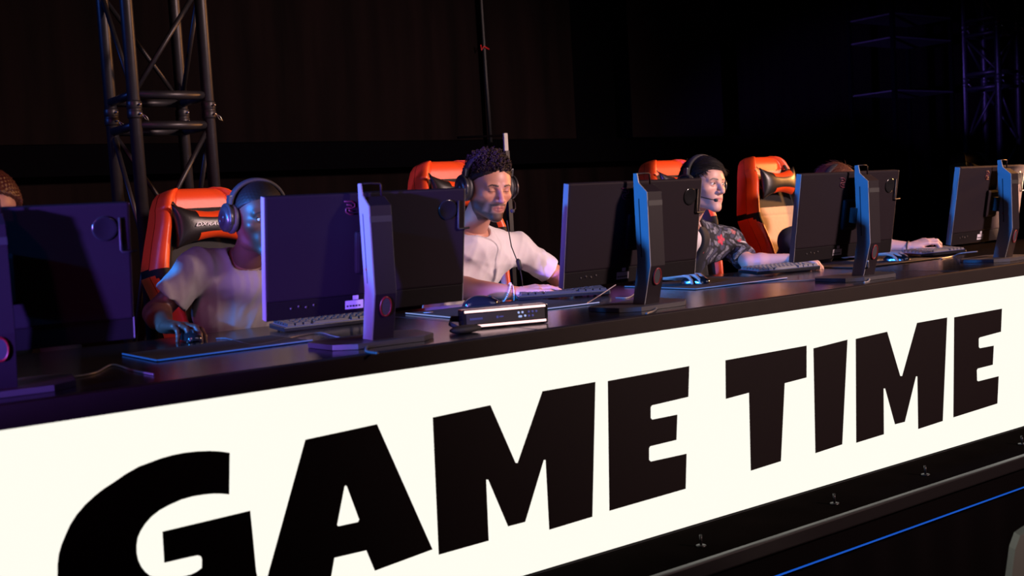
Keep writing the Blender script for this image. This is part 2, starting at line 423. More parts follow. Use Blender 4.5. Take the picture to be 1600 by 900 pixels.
# ------------------------------------------------------------------ the lit sign
TILT = R(3.0); SY, SZ = 2.556, 1.2465
SN = V(0, -math.cos(TILT), -math.sin(TILT)); SU = V(0, -math.sin(TILT), math.cos(TILT))
def on_sign(px, py):
    r = _ray(px, py); c0 = V(0, SY, SZ); k = ((c0 - CAM) @ SN) / (r @ SN); return CAM + r * k
sg = empty('led_sign', (0, SY, SZ), label='long glowing cream LED sign on the desk front reading GAME TIME in black letters', cat='sign')
sg['label'] = 'long glowing cream LED sign reading GAME TIME across the desk front'
def sp(x, d, o=0.0): return tuple(V(x, 0, 0) - SU * d + SN * o)     # sign-local point: x, distance below the top, offset to the viewer
SH = 0.668
prism('display', [[sp(-1.0, 0), sp(5.6, 0), sp(5.6, SH), sp(-1.0, SH)]], tuple(-SN * 0.03), 'sign_light', sg)
prism('housing', [[sp(-1.02, -0.002), sp(5.62, -0.002), sp(5.62, SH + 0.012), sp(-1.02, SH + 0.012)]], tuple(-SN * 0.02), 'frame_black', sg).location = tuple(-SN * 0.031)
def cr(ox, oy, s, pts): return [(ox + x / s, oy + y / s) for x, y in pts]
LET = {
 'G': [cr(80, 680, 4.09, [(1140, 112), (1075, 103), (1010, 100), (930, 103), (850, 112), (775, 127), (700, 148), (560, 200), (475, 248), (400, 300), (335, 342), (280, 385), (215, 445), (160, 510), (120, 573), (90, 640), (65, 700), (48, 760), (40, 830), (40, 900), (44, 970), (60, 1040), (90, 1105), (140, 1165), (210, 1215), (300, 1250), (430, 1262), (540, 1254), (650, 1234), (760, 1202), (870, 1160), (980, 1112), (1090, 1060), (1210, 1000), (1325, 940), (1309, 870), (1290, 670), (1271, 482), (710, 616), (716, 715), (722, 815), (880, 778), (935, 767), (955, 773), (963, 790), (962, 848), (930, 872), (895, 889), (830, 906), (740, 915), (680, 913), (630, 897), (600, 872), (575, 840), (556, 800), (546, 755), (545, 700), (552, 655), (570, 612), (600, 565), (640, 520), (690, 480), (750, 447), (830, 411), (905, 390), (980, 378), (1035, 373), (1085, 373), (1137, 378)])],
 'A': [cr(400, 650, 3.6, [(277, 133), (680, 46), (992, 750), (668, 870), (620, 755), (440, 797), (411, 965), (6, 1113)]),
       cr(400, 650, 3.6, [(497, 396), (503, 390), (511, 396), (580, 582), (574, 596), (463, 620), (455, 613)])],
 'M': [cr(660, 580, 3.0, [(48, 217), (318, 159), (436, 430), (446, 430), (562, 94), (810, 50), (796, 682), (594, 743), (577, 416), (568, 416), (481, 706), (401, 727), (308, 508), (298, 508), (310, 794), (76, 860)])],
 'E': [cr(930, 560, 3.6, [(70, 127), (528, 43), (523, 216), (318, 264), (311, 275), (311, 335), (320, 344), (461, 316), (456, 458), (308, 494), (302, 505), (302, 570), (312, 580), (513, 536), (508, 733), (79, 857)])],
 'T': [cr(1120, 520, 3.914, [(52, 168), (548, 78), (548, 273), (414, 308), (391, 785), (207, 843), (196, 366), (54, 404)])],
 'I': [cr(1120, 520, 3.914, [(590, 95), (798, 42), (766, 682), (602, 736)])],
 'M2': [cr(1320, 470, 3.914, [(66, 233), (258, 189), (338, 460), (350, 460), (441, 135), (625, 102), (598, 735), (448, 784), (443, 462), (434, 462), (366, 740), (306, 755), (246, 536), (236, 536), (238, 816), (69, 868)])],
 'E2': [cr(1320, 470, 3.914, [(668, 101), (960, 48), (954, 189), (824, 224), (818, 232), (818, 282), (825, 290), (910, 274), (904, 391), (812, 414), (806, 424), (808, 488), (816, 492), (940, 461), (932, 628), (663, 713)])],
}
for k, lps in LET.items():
    loops = [[tuple(on_sign(*p) - V(0, SY, SZ) + SN * 0.0004) for p in lp] for lp in lps]
    o = prism('letter', loops, tuple(SN * 0.0006), 'letter_black', sg)
    o['label'] = 'black letter %s of the word %s' % (k[0], 'GAME' if k in 'GAME' else 'TIME')

# brackets that hold the sign's foot to the deck
bxs = (2.46, 3.12, 3.66, 4.34)
for i, x in enumerate(bxs):
    b = empty('sign_bracket', (x, 2.455, ZS), label=['small dark metal bracket on the stage edge under the gap of A and M', 'small dark metal bracket on the stage edge below the first letter E', 'small dark bracket on the stage edge below the letter T', 'small dark bracket on the stage edge at the right frame side'][i], cat='bracket', group='brackets along the foot of the lit sign')
    lathe('base_disc', [(0.016, 0), (0.016, 0.004), (0.008, 0.006)], 'rail_black', b, seg=14)
    tube('pin', [(0, 0, 0.003), (0, 0, 0.026), (0.006, 0.006, 0.034)], 0.0045, 'rail_black', b, seg=8)

# ------------------------------------------------------------------ desk
dk = empty('desk', (0, 0, ZS), label='long black counter desk running the whole stage with five monitor places', cat='desk')
d0, d1, DX0, DX1 = 2.51, 3.55, -1.3, 7.4
box('desktop', DX0, DX1, d0 + 0.004, d1, 0.69, ZD - ZS, 'desk_black', dk, bev=0.003)
box('front_fascia', DX0, DX1, d0, d0 + 0.035, 0.688, ZD - ZS + 0.0005, 'desk_edge', dk, bev=0.003)
box('modesty_panel', DX0, DX1, 2.62, 2.64, 0.0, 0.69, 'matte_black', dk)
for x in (-1.2, 1.02, 2.02, 3.04, 4.06, 5.2, 7.3):
    box('side_panel', x - 0.015, x + 0.015, 2.64, 3.45, 0.0, 0.69, 'matte_black', dk)
for x in (1.93, 4.06):
    box('seam', x, x + 0.003, d0 + 0.036, d1, ZD - ZS - 0.001, ZD - ZS + 0.0006, 'matte_black', dk)

# ------------------------------------------------------------------ monitors
def swirl(parent, x, z, s, y):
    g = []
    def P_(u, v): return (x + u * s, y, z + v * s)
    bm = bmesh.new()
    for pts in ([(-0.5, 0.5), (0.1, 0.5), (0.4, 0.3), (0.4, 0.05), (0.1, -0.05), (-0.2, 0.0)], [(-0.3, 0.25), (0.1, 0.22), (0.12, 0.12)], [(0.5, -0.5), (-0.05, -0.5), (-0.35, -0.3), (-0.35, -0.08), (-0.1, 0.05)], [(0.35, -0.27), (-0.02, -0.24), (-0.1, -0.14)]):
        add_tube(bm, [P_(*p) for p in pts], 0.0022, 6)
    return build(bm, 'logo', 'red_logo', parent, True)
def make_monitor():
    r = empty('gaming_monitor')
    # base plate with chamfered corners
    pl = [(-0.17, 0.13), (-0.155, 0.0), (-0.10, -0.045), (0.10, -0.045), (0.155, 0.0), (0.17, 0.13), (0.12, 0.17), (-0.12, 0.17)]
    prism('base', [[(x, y, 0.001) for x, y in pl]], (0, 0, 0.014), 'base_grey', r, bev=0.003)
    # column: upright plate with a pointed top and a foot that leans back to the base
    prof = [(-0.030, 0.380), (0.006, 0.405), (0.030, 0.405), (0.030, 0.15), (0.062, 0.012), (0.005, 0.012), (-0.030, 0.14)]
    H = [(-0.010, 0.068), (0.004, 0.060)]
    hole = [(0.0 + 0.014 * math.cos(a), 0) for a in (0,)]
    col = prism('column', [[(-0.031, y, z) for y, z in prof]], (0.062, 0, 0), 'stand_grey', r, bev=0.002)
    ips = [(-0.029, 0.379), (0.0065, 0.4105), (0.0125, 0.442), (0.0285, 0.442), (0.0300, 0.404), (0.029, 0.15), (0.060, 0.014), (0.006, 0.014), (-0.029, 0.141)]
    for sx in (-1, 1): prism('side_plate', [[(sx * 0.0311, y, min(z, 0.45 if sx < 0 else 0.405)) for y, z in ips]], (sx * (0.004 if sx < 0 else 0.001), 0, 0), 'lit_side_grey', col)
    box('column_cap', -0.032, 0.032, -0.031, -0.006, 0.335, 0.352, 'matte_black', col)
    box('height_slot', -0.0356, -0.0305, 0.006, 0.011, 0.17, 0.36, 'print_dark', col)
    box('height_marker', -0.0360, -0.031, 0.006, 0.013, 0.205, 0.212, 'red_plastic', col)
    ring = tube('cable_ring', [(0.016 * math.cos(a), -0.0315 + 0.24 * max(0, 0.14 - (0.105 + 0.024 * math.sin(a))), 0.105 + 0.026 * math.sin(a)) for a in np.linspace(0, 2 * math.pi, 24, endpoint=False)], 0.0026, 'red_plastic', r, closed=True)
    prism('cable_opening', [[(0.0145 * math.cos(a), -0.0312 + 0.24 * max(0, 0.14 - (0.105 + 0.024 * math.sin(a))), 0.105 + 0.0245 * math.sin(a)) for a in np.linspace(0, 2 * math.pi, 24, endpoint=False)]], (0, -0.0012, 0), 'print_dark', ring)
    tube('handle', [(-0.029, 0.018, 0.432), (-0.027, 0.018, 0.4405), (0.0, 0.018, 0.4415), (0.026, 0.018, 0.4405), (0.029, 0.018, 0.436), (0.029, 0.018, 0.40)], 0.0028, 'stand_grey', r)
    # head, tilted towards the room
    A = Matrix.Translation((0.012, 0.075, 0.255)) @ Matrix.Rotation(R(9), 4, 'X')
    W2, T, B = 0.306, 0.165, -0.172
    hd = empty('screen_head'); hd.parent = r; hd.matrix_local = A
    bm = bmesh.new(); add_box(bm, -W2, W2, 0.0, 0.026, B + 0.052, T, 0.006); build(bm, 'back_shell', 'monitor_grey', hd)
    bm = bmesh.new(); add_box(bm, -W2, W2, 0.003, 0.026, B, B + 0.0515, 0.002); build(bm, 'lower_shell', 'monitor_lower', hd)
    bm = bmesh.new(); add_box(bm, -0.05, 0.05, -0.014, 0.002, -0.06, 0.06, 0.010); build(bm, 'mount_housing', 'monitor_grey', hd)
    box('mount_arm', -0.022, 0.022, -0.05, -0.018, -0.03, 0.03, 'matte_black', hd, bev=0.003)
    box('screen', -W2 + 0.008, W2 - 0.008, 0.0262, 0.0272, B + 0.022, T - 0.008, 'screen', hd)
    for sx in (-1, 1): box('lit_side_skin', sx * W2 - 0.0012, sx * W2 + 0.0012, 0.003, 0.0255, B + 0.002, T - 0.002, 'lit_side_grey', hd)  # thin pale skin added so the screen edges catch the blue light
    lathe('recessed_disc', [(0.030, 0.0), (0.030, -0.003), (0.026, -0.0035), (0.018, -0.0018), (0.004, -0.0010)], 'gloss_black', hd, axis='y', c=(0.247, 0.0003, 0.105), seg=28)
    tube('headset_hook', [(0.281, -0.004, 0.130), (0.281, -0.006, 0.052), (0.284, -0.006, 0.047), (0.318, -0.006, 0.049)], 0.003, 'matte_black', hd, seg=8)
    st_ = box('rating_sticker', -0.075, -0.02, 0.0028, 0.0042, B + 0.012, B + 0.036, 'sticker', hd)
    for k in range(5): box('sticker_print', -0.071 + k * 0.009, -0.065 + k * 0.009, 0.0022, 0.003, B + 0.018, B + 0.023, 'print_dark', st_)
    box('port_label', -0.052, -0.035, 0.0028, 0.0042, B + 0.038, B + 0.0495, 'sticker', hd)
    for k in range(4): lathe('menu_button', [(0.0035, 0.0), (0.0035, -0.0015)], 'shelf_grey', hd, axis='y', c=(-0.235 + 0.022 * k, 0.0026, B + 0.030 + 0.004 * (k % 2)), seg=12)
    swirl(hd, -0.062, 0.125, 0.036, -0.001)
    return r
MON = [(0.30, -4, 'leftmost monitor, cut off by the left frame edge, violet lit back'),
       (1.497, -3, 'black monitor standing in front of the grey-shirted player, blue lit left side'),
       (2.508, 2.0, 'black monitor between the white-shirted player and the player in the floral shirt'),
       (3.66, 0.5, 'black monitor with blue lit stand right of the empty tan and orange chair'),
       (4.66, 5, 'rightmost monitor whose right half glows peach in the warm light')]
MON0_X = 0.522
mons = []
proto = make_monitor()
for i, (x, rz, lab) in enumerate(MON):
    o = proto if i == 0 else copy_tree(proto)
    o.location = (x if i else MON0_X, 2.67, ZD); o.rotation_euler = (0, 0, R(rz))
    if i in (3, 4): [c for c in o.children if c.name.startswith('screen_head')][0].location.x -= 0.03
    mons.append(tag(o, lab, 'monitor', 'gaming monitors along the desk'))

# ------------------------------------------------------------------ mousepads, keyboards, mice
def make_pad(loc, rz, wd, dp, led, label):
    r = empty('mousepad', (*loc, ZD), R(rz), label, 'mousepad', 'mousepads on the desk')
    box('cloth', 0, wd, 0, dp, 0.0008, 0.0042, 'mousepad', r, bev=0.0015)
    tube('lit_edge', [(0.0, dp * 0.98, 0.0045), (0.0, 0.004, 0.0045), (0.006, 0.0, 0.0045), (wd, 0.0, 0.0045)], 0.0022, led, r, seg=6)
    return r
make_pad((0.953, 2.925), 2, 0.46, 0.27, 'led_blue_soft', 'black mousepad with blue lit edge under the hand of the grey-shirted player')
pad2 = make_pad((1.985, 3.005), -2, 0.56, 0.40, 'led_ice', 'black mousepad with pale lit edge in front of the white-shirted player')
lathe('round_sticker', [(0.018, 0.0), (0.018, 0.0006)], 'sticker', pad2, c=(0.055, 0.33, 0.0043), seg=24)
make_pad((3.07, 3.03), -1, 0.52, 0.42, 'led_sky', 'black mousepad with sky blue lit edge below the floral shirt')
make_pad((4.13, 3.06), 0, 0.62, 0.38, 'mousepad', 'plain black mousepad under the wristband hand beside the rightmost monitor')
def make_keyboard(capm):
    r = empty('keyboard')
    box('case', -0.18, 0.18, -0.065, 0.065, 0.004, 0.020, 'gloss_black', r, bev=0.004)
    bm = bmesh.new(); caps = bmesh.new()
    rows = [[1] * 15, [1] * 13 + [2], [1.5] + [1] * 12 + [1.5], [1.75] + [1] * 11 + [2.25], [2.25] + [1] * 10 + [2.75], [1.25] * 3 + [6.25] + [1.25] * 4]
    u = 0.0222
    for j, row in enumerate(rows):
        x = -0.168; y = 0.05 - j * 0.0205; tot = sum(row); f = 0.336 / (tot * u)
        for wk in row:
            ww = wk * u * f
            t = bmesh.new(); bmesh.ops.create_cube(t, size=1)
            for v in t.verts:
                k = 0.8 if v.co.z > 0 else 1.0
                v.co = Vector((x + ww / 2 + v.co.x * (ww - 0.003) * k, y + v.co.y * 0.0175 * k, 0.0255 + v.co.z * 0.011 - 0.0006 * (j - 2)))
            me = bpy.data.meshes.new('t'); t.to_mesh(me); t.free(); caps.from_mesh(me); bpy.data.meshes.remove(me)
            x += ww
    build(caps, 'keycaps', capm, r)
    box('underglow', -0.172, 0.172, -0.062, 0.060, 0.0195, 0.0207, 'led_dim', r)
    for sx in (-0.15, 0.15):
        tube('foot', [(sx, 0.055, 0.006), (sx, 0.058, 0.0015)], 0.005, 'matte_black', r, seg=8)
    return r
kb = make_keyboard('keycap_dark')
KB = [(1.66, 3.33, -3, 'dark mechanical keyboard below the blue lit monitor of the grey-shirted player'),
      (2.66, 3.345, -25, 'slanted mechanical keyboard under the hands of the white-shirted player'),
      (3.86, 3.29, -9, 'mechanical keyboard under the bare arm of the floral-shirted player, keys lit warm'),
      (4.94, 3.235, -3, 'mechanical keyboard with orange lit keys under the wristband hand at the right')]
for i, (x, y, rz, lab) in enumerate(KB):
    o = kb if i == 0 else make_keyboard('keycap') if i == 2 else copy_tree(kb if i == 1 else kb2)
    if i == 2: kb2 = o
    o.location = (x, y, ZD + (0.0045 if i else 0.0)); o.rotation_euler = (R(3), 0, R(rz)); tag(o, lab, 'keyboard', 'mechanical keyboards')
def make_mouse():
    r = empty('computer_mouse')
    n, m_ = 22, 16; vs = []
    for i in range(n):
        t = i / (n - 1); y = -0.062 + 0.124 * t; wdt = 0.031 * (max(0, 1 - (2 * t - 1) ** 4)) ** 0.5 * (1 - 0.12 * math.sin(math.pi * t)); hgt = 0.038 * (math.sin(math.pi * min(1, t * 0.92 + 0.08))) ** 0.6 * (0.75 + 0.35 * t)
        for k in range(m_):
            a = math.pi * k / (m_ - 1); vs.append((wdt * math.cos(a), y, max(0.0, hgt * math.sin(a) ** 0.8)))
    bm = bmesh.new(); V_ = [bm.verts.new(v) for v in vs]
    for i in range(n - 1):
        for k in range(m_ - 1): bm.faces.new((V_[i * m_ + k], V_[i * m_ + k + 1], V_[(i + 1) * m_ + k + 1], V_[(i + 1) * m_ + k]))
    bmesh.ops.remove_doubles(bm, verts=bm.verts, dist=0.0003)
    build(bm, 'shell', 'gloss_black', r, True)
    lathe('scroll_wheel', [(0.006, -0.003), (0.009, -0.002), (0.009, 0.002), (0.006, 0.003)], 'soft_black', r, axis='x', c=(0, -0.034, 0.0215), seg=16)
    return r
ms = make_mouse()
def zof(x, y): return ZD + 0.0045
p1, p2, p3, p4 = atz(298, 520, ZD + 0.025), atz(750, 470, ZD + 0.02), atz(1086, 437, ZD + 0.02), atz(1400, 402, ZD + 0.02)
MS = [(p1, -8, 'black mouse gripped by the blue lit hand of the grey-shirted player'),
      (p2, 62, 'black domed mouse lying free on the pad before the white-shirted player'),
      (p3, 25, 'black mouse under the fingers of the floral-shirted player'),
      (p4, 20, 'black mouse under the fingers left of the dark wristband')]
for i, (p, rz, lab) in enumerate(MS):
    o = ms if i == 0 else copy_tree(ms)
    o.location = (p[0], p[1], ZD + 0.0045); o.rotation_euler = (0, 0, R(rz)); tag(o, lab, 'mouse', 'computer mice on the pads')
    if i == 1: o.scale = (1.1, 1.1, 1.05)

# ------------------------------------------------------------------ light bar box, strap, cables on the desk
bxr = empty('light_bar_box', (1.935, 2.715, ZD), R(-18), 'small black bar box with two glowing pink tubes, left of centre on the desk', 'electronic device')
HL = 0.135
box('case', -HL, HL, -0.024, 0.026, 0.001, 0.060, 'gloss_black', bxr, bev=0.005)
for z in (0.0105, 0.0545): tube('light_tube', [(-HL + 0.007, -0.0265, z), (HL - 0.01, -0.0265, z)], 0.0037, 'led_pink', bxr, seg=8)
box('display_panel', -HL + 0.012, HL - 0.012, -0.0255, -0.0235, 0.017, 0.047, 'print_dark', bxr)
for k in range(8): box('faint_mark', -0.112 + k * 0.005, -0.1085 + k * 0.005, -0.0262, -0.0255, 0.029, 0.035, 'led_dim', bxr)
box('faint_mark', -0.030, -0.024, -0.0262, -0.0255, 0.029, 0.036, 'led_dim', bxr); box('faint_mark', -0.021, -0.008, -0.0262, -0.0255, 0.031, 0.0345, 'led_dim', bxr)
for k, (x, z, on) in enumerate([(0.040, 0.040, 1), (0.052, 0.040, 1), (0.042, 0.028, 1), (0.047, 0.028, 1), (0.060, 0.029, 1), (0.072, 0.040, 0), (0.084, 0.040, 0), (0.096, 0.040, 0), (0.072, 0.028, 0), (0.084, 0.028, 0)]):
    lathe('indicator_light', [(0.0035, 0.0), (0.0035, -0.001)], 'led_digit' if on else 'led_dim', bxr, axis='y', c=(x, -0.0255, z), seg=10)
sl = atz(712, 510, ZD + 0.012)
sb = empty('strap', (0, 0, 0), label='black looped strap with a fabric pouch at the left end of the glowing bar box', cat='strap')
a, b_ = atz(722, 498, ZD + 0.02), atz(752, 520, ZD)
tube('loop', [(sl[0] + 0.03, sl[1] + 0.01, ZD + 0.03), (sl[0] + 0.0, sl[1] + 0.02, ZD + 0.034), (sl[0] - 0.02, sl[1], ZD + 0.022), (sl[0] - 0.005, sl[1] - 0.02, ZD + 0.008), (sl[0] + 0.03, sl[1] - 0.035, ZD + 0.010), (sl[0] + 0.05, sl[1] - 0.04, ZD + 0.016)], 0.0045, 'soft_black', sb, seg=8, flat=2.0)
v, f = surf([('u', Ell((b_[0] - 0.03, b_[1] + 0.035, ZD + 0.012), (0.055, 0.022, 0.0125)), 0)], 0.004)
mesh_from('pouch', [(v, f)], 'soft_black', sb)
def desk_cable(name, pts, r, m, label, z=0.004):
    P_ = [atz(px, py, ZD + 0.004) for px, py, *_ in pts]
    out = []
    for (q, p) in zip(pts, P_):
        zz = ZD + (q[2] if len(q) > 2 else r + 0.0006)
        p = atz(q[0], q[1], zz); out.append(tuple(p))
    # smooth by Catmull-Rom
    sm = []
    for i in range(len(out) - 1):
        p0, p1_, p2_, p3_ = [Vector(out[max(0, min(len(out) - 1, j))]) for j in (i - 1, i, i + 1, i + 2)]
        for s in np.linspace(0, 1, 8, endpoint=False):
            sm.append(0.5 * ((2 * p1_) + (p2_ - p0) * s + (2 * p0 - 5 * p1_ + 4 * p2_ - p3_) * s * s + (3 * p1_ - p0 - 3 * p2_ + p3_) * s ** 3))
    sm.append(Vector(out[-1]))
    return tag(tube(name, sm, r, m, seg=8), label, 'cable')
desk_cable('cable', [(338, 529), (355, 529), (380, 536), (402, 539), (440, 531), (470, 524), (500, 520), (520, 525), (535, 528)], 0.0022, 'cable', 'thin mouse cable curling over the front of the leftmost blue edged pad')
desk_cable('cable', [(600, 500, 0.06), (598, 515), (588, 527), (578, 536), (572, 548), (590, 552)], 0.0035, 'cable', 'dark cable hanging from the red ring of the stand before the grey-shirted player')
desk_cable('cable', [(1018, 440, 0.05), (1024, 458, 0.02), (1027, 474), (1024, 484), (1010, 490)], 0.0035, 'cable', 'dark cable hanging from the stand next to the floral-shirted player')
desk_cable('cable', [(913, 476), (930, 466, 0.012), (962, 445, 0.03)], 0.002, 'cable_silver', 'straight silver cable slanting up behind the slanted keyboard')
desk_cable('cable', [(962, 465), (984, 464), (1000, 450)], 0.0018, 'cable_silver', 'thin pale cable bent on the desk left of the third blue lit stand')
desk_cable('cable', [(1100, 437), (1120, 442), (1150, 444), (1185, 441), (1240, 439), (1290, 436)], 0.002, 'cable', 'thin mouse cable crossing the sky blue edged pad')
desk_cable('cable', [(1356, 408, 0.09), (1357, 422, 0.03), (1358, 438), (1350, 441)], 0.0032, 'cable_silver', 'pale cable dropping from the blue lit stand right of the empty chair')
desk_cable('cable', [(100, 590), (120, 588), (150, 582), (176, 570), (205, 578), (240, 585)], 0.0025, 'cable', 'dark cable lying on the desk behind the leftmost monitor base')
desk_cable('cable', [(1470, 404), (1490, 400), (1500, 396, 0.02), (1527, 393, 0.025)], 0.003, 'cable_silver', 'pale braided cable left of the rightmost stand')

# ------------------------------------------------------------------ truss towers
def bar(bm, a, b, r, seg=12): add_tube(bm, [a, b], r, seg)
def truss_tower(loc, s, label, joints=(1.56,), clampn=1):
    r = empty('truss_tower', loc, R(0), label, 'truss tower')
    H = 4.3; off = s / 2; cor = [(-off, -off), (off, -off), (off, off), (-off, off)]
    for (x, y) in cor: tube('chord', [(x, y, 0.0), (x, y, H)], 0.0245, 'truss_dark', r, seg=16)
    zs = [0.03]
    for j in joints: zs += [j - 0.06, j + 0.06]
    zs.append(H - 0.05)
    for z in zs:
        for k in range(4):
            a, b = cor[k], cor[(k + 1) % 4]; tube('cross_tube', [(*a, z), (*b, z)], 0.0175, 'truss_dark', r, seg=12)
    segs = [(zs[i], zs[i + 1]) for i in range(0, len(zs), 2)]
    for (za, zb) in segs:
        n = max(1, round((zb - za) / 0.45)); hh = (zb - za) / n
        for i in range(n):
            for k in range(4):
                a, b = (cor[k], cor[(k + 1) % 4]) if (i + (k % 2)) % 2 == 0 else (cor[(k + 1) % 4], cor[k])
                tube('diagonal_brace', [(*a, za + i * hh), (*b, za + (i + 1) * hh)], 0.0105, 'truss_dark', r, seg=8)
    for j in joints:
        for (x, y) in cor:
            c = lathe('coupler', [(0.026, -0.035), (0.029, -0.03), (0.029, -0.003), (0.026, 0.0), (0.029, 0.003), (0.029, 0.03), (0.026, 0.035)], 'truss_dark', r, c=(x, y, j), seg=16)
            for dz in (-0.018, 0.018): tube('bolt', [(x + 0.012, y - 0.026, j + dz), (x + 0.012, y - 0.04, j + dz)], 0.0045, 'clamp', c, seg=8)
            tube('pin_clip', [(x + 0.018, y - 0.032, j - 0.018), (x + 0.034, y - 0.036, j - 0.03), (x + 0.040, y - 0.036, j - 0.045), (x + 0.028, y - 0.036, j - 0.040), (x + 0.018, y - 0.032, j - 0.018)], 0.0018, 'clamp', c, seg=6)
    return r
truss_tower((1.575, 4.55, ZS), 0.30, 'dark square lighting truss tower behind the leftmost orange chair')
truss_tower((8.85, 5.2, ZS), 0.30, 'barely lit truss tower in the darkness at the far right', joints=(1.93, 2.37))
rk = empty('equipment_rack', (8.0, 5.45, ZS), 0, 'dark equipment rack with three thin rails at the upper right', 'rack')
for x in (-0.42, 0.36):
    for y in (-0.2, 0.2): box('post', x - 0.015, x + 0.015, y - 0.015, y + 0.015, 0, 2.6, 'recess_black', rk)
for z in (1.83, 2.24, 2.42): box('shelf', -0.42, 0.36, -0.215, 0.2, z, z + 0.012, 'shelf_grey', rk, bev=0.003)
# thin stand behind the white-shirted player
q = at(790, 222, 4.6)
ps = empty('stand_pole', (q[0], 4.6, ZS), 0, 'thin dark stand with a pale tip behind the curly hair of the white-shirted player', 'stand')
h0 = at(790, 208, 4.6)[2] - ZS; h1 = at(715, 212, 4.6)
box('pole', -0.012, 0.012, -0.012, 0.012, 0.02, h0 - 0.09, 'matte_black', ps)
box('pale_tip', -0.012, 0.012, -0.006, 0.006, h0 - 0.09, h0, 'pale_plastic', ps, bev=0.003)
tube('cross_arm', [(-0.02, 0, h0 - 0.012), (h1[0] - q[0], 0, h0 - 0.02)], 0.006, 'recess_black', ps)
for a in (90, 210, 330): tube('leg', [(0, 0, 0.35), (0.28 * math.cos(R(a)), 0.28 * math.sin(R(a)), 0.01)], 0.009, 'matte_black', ps)

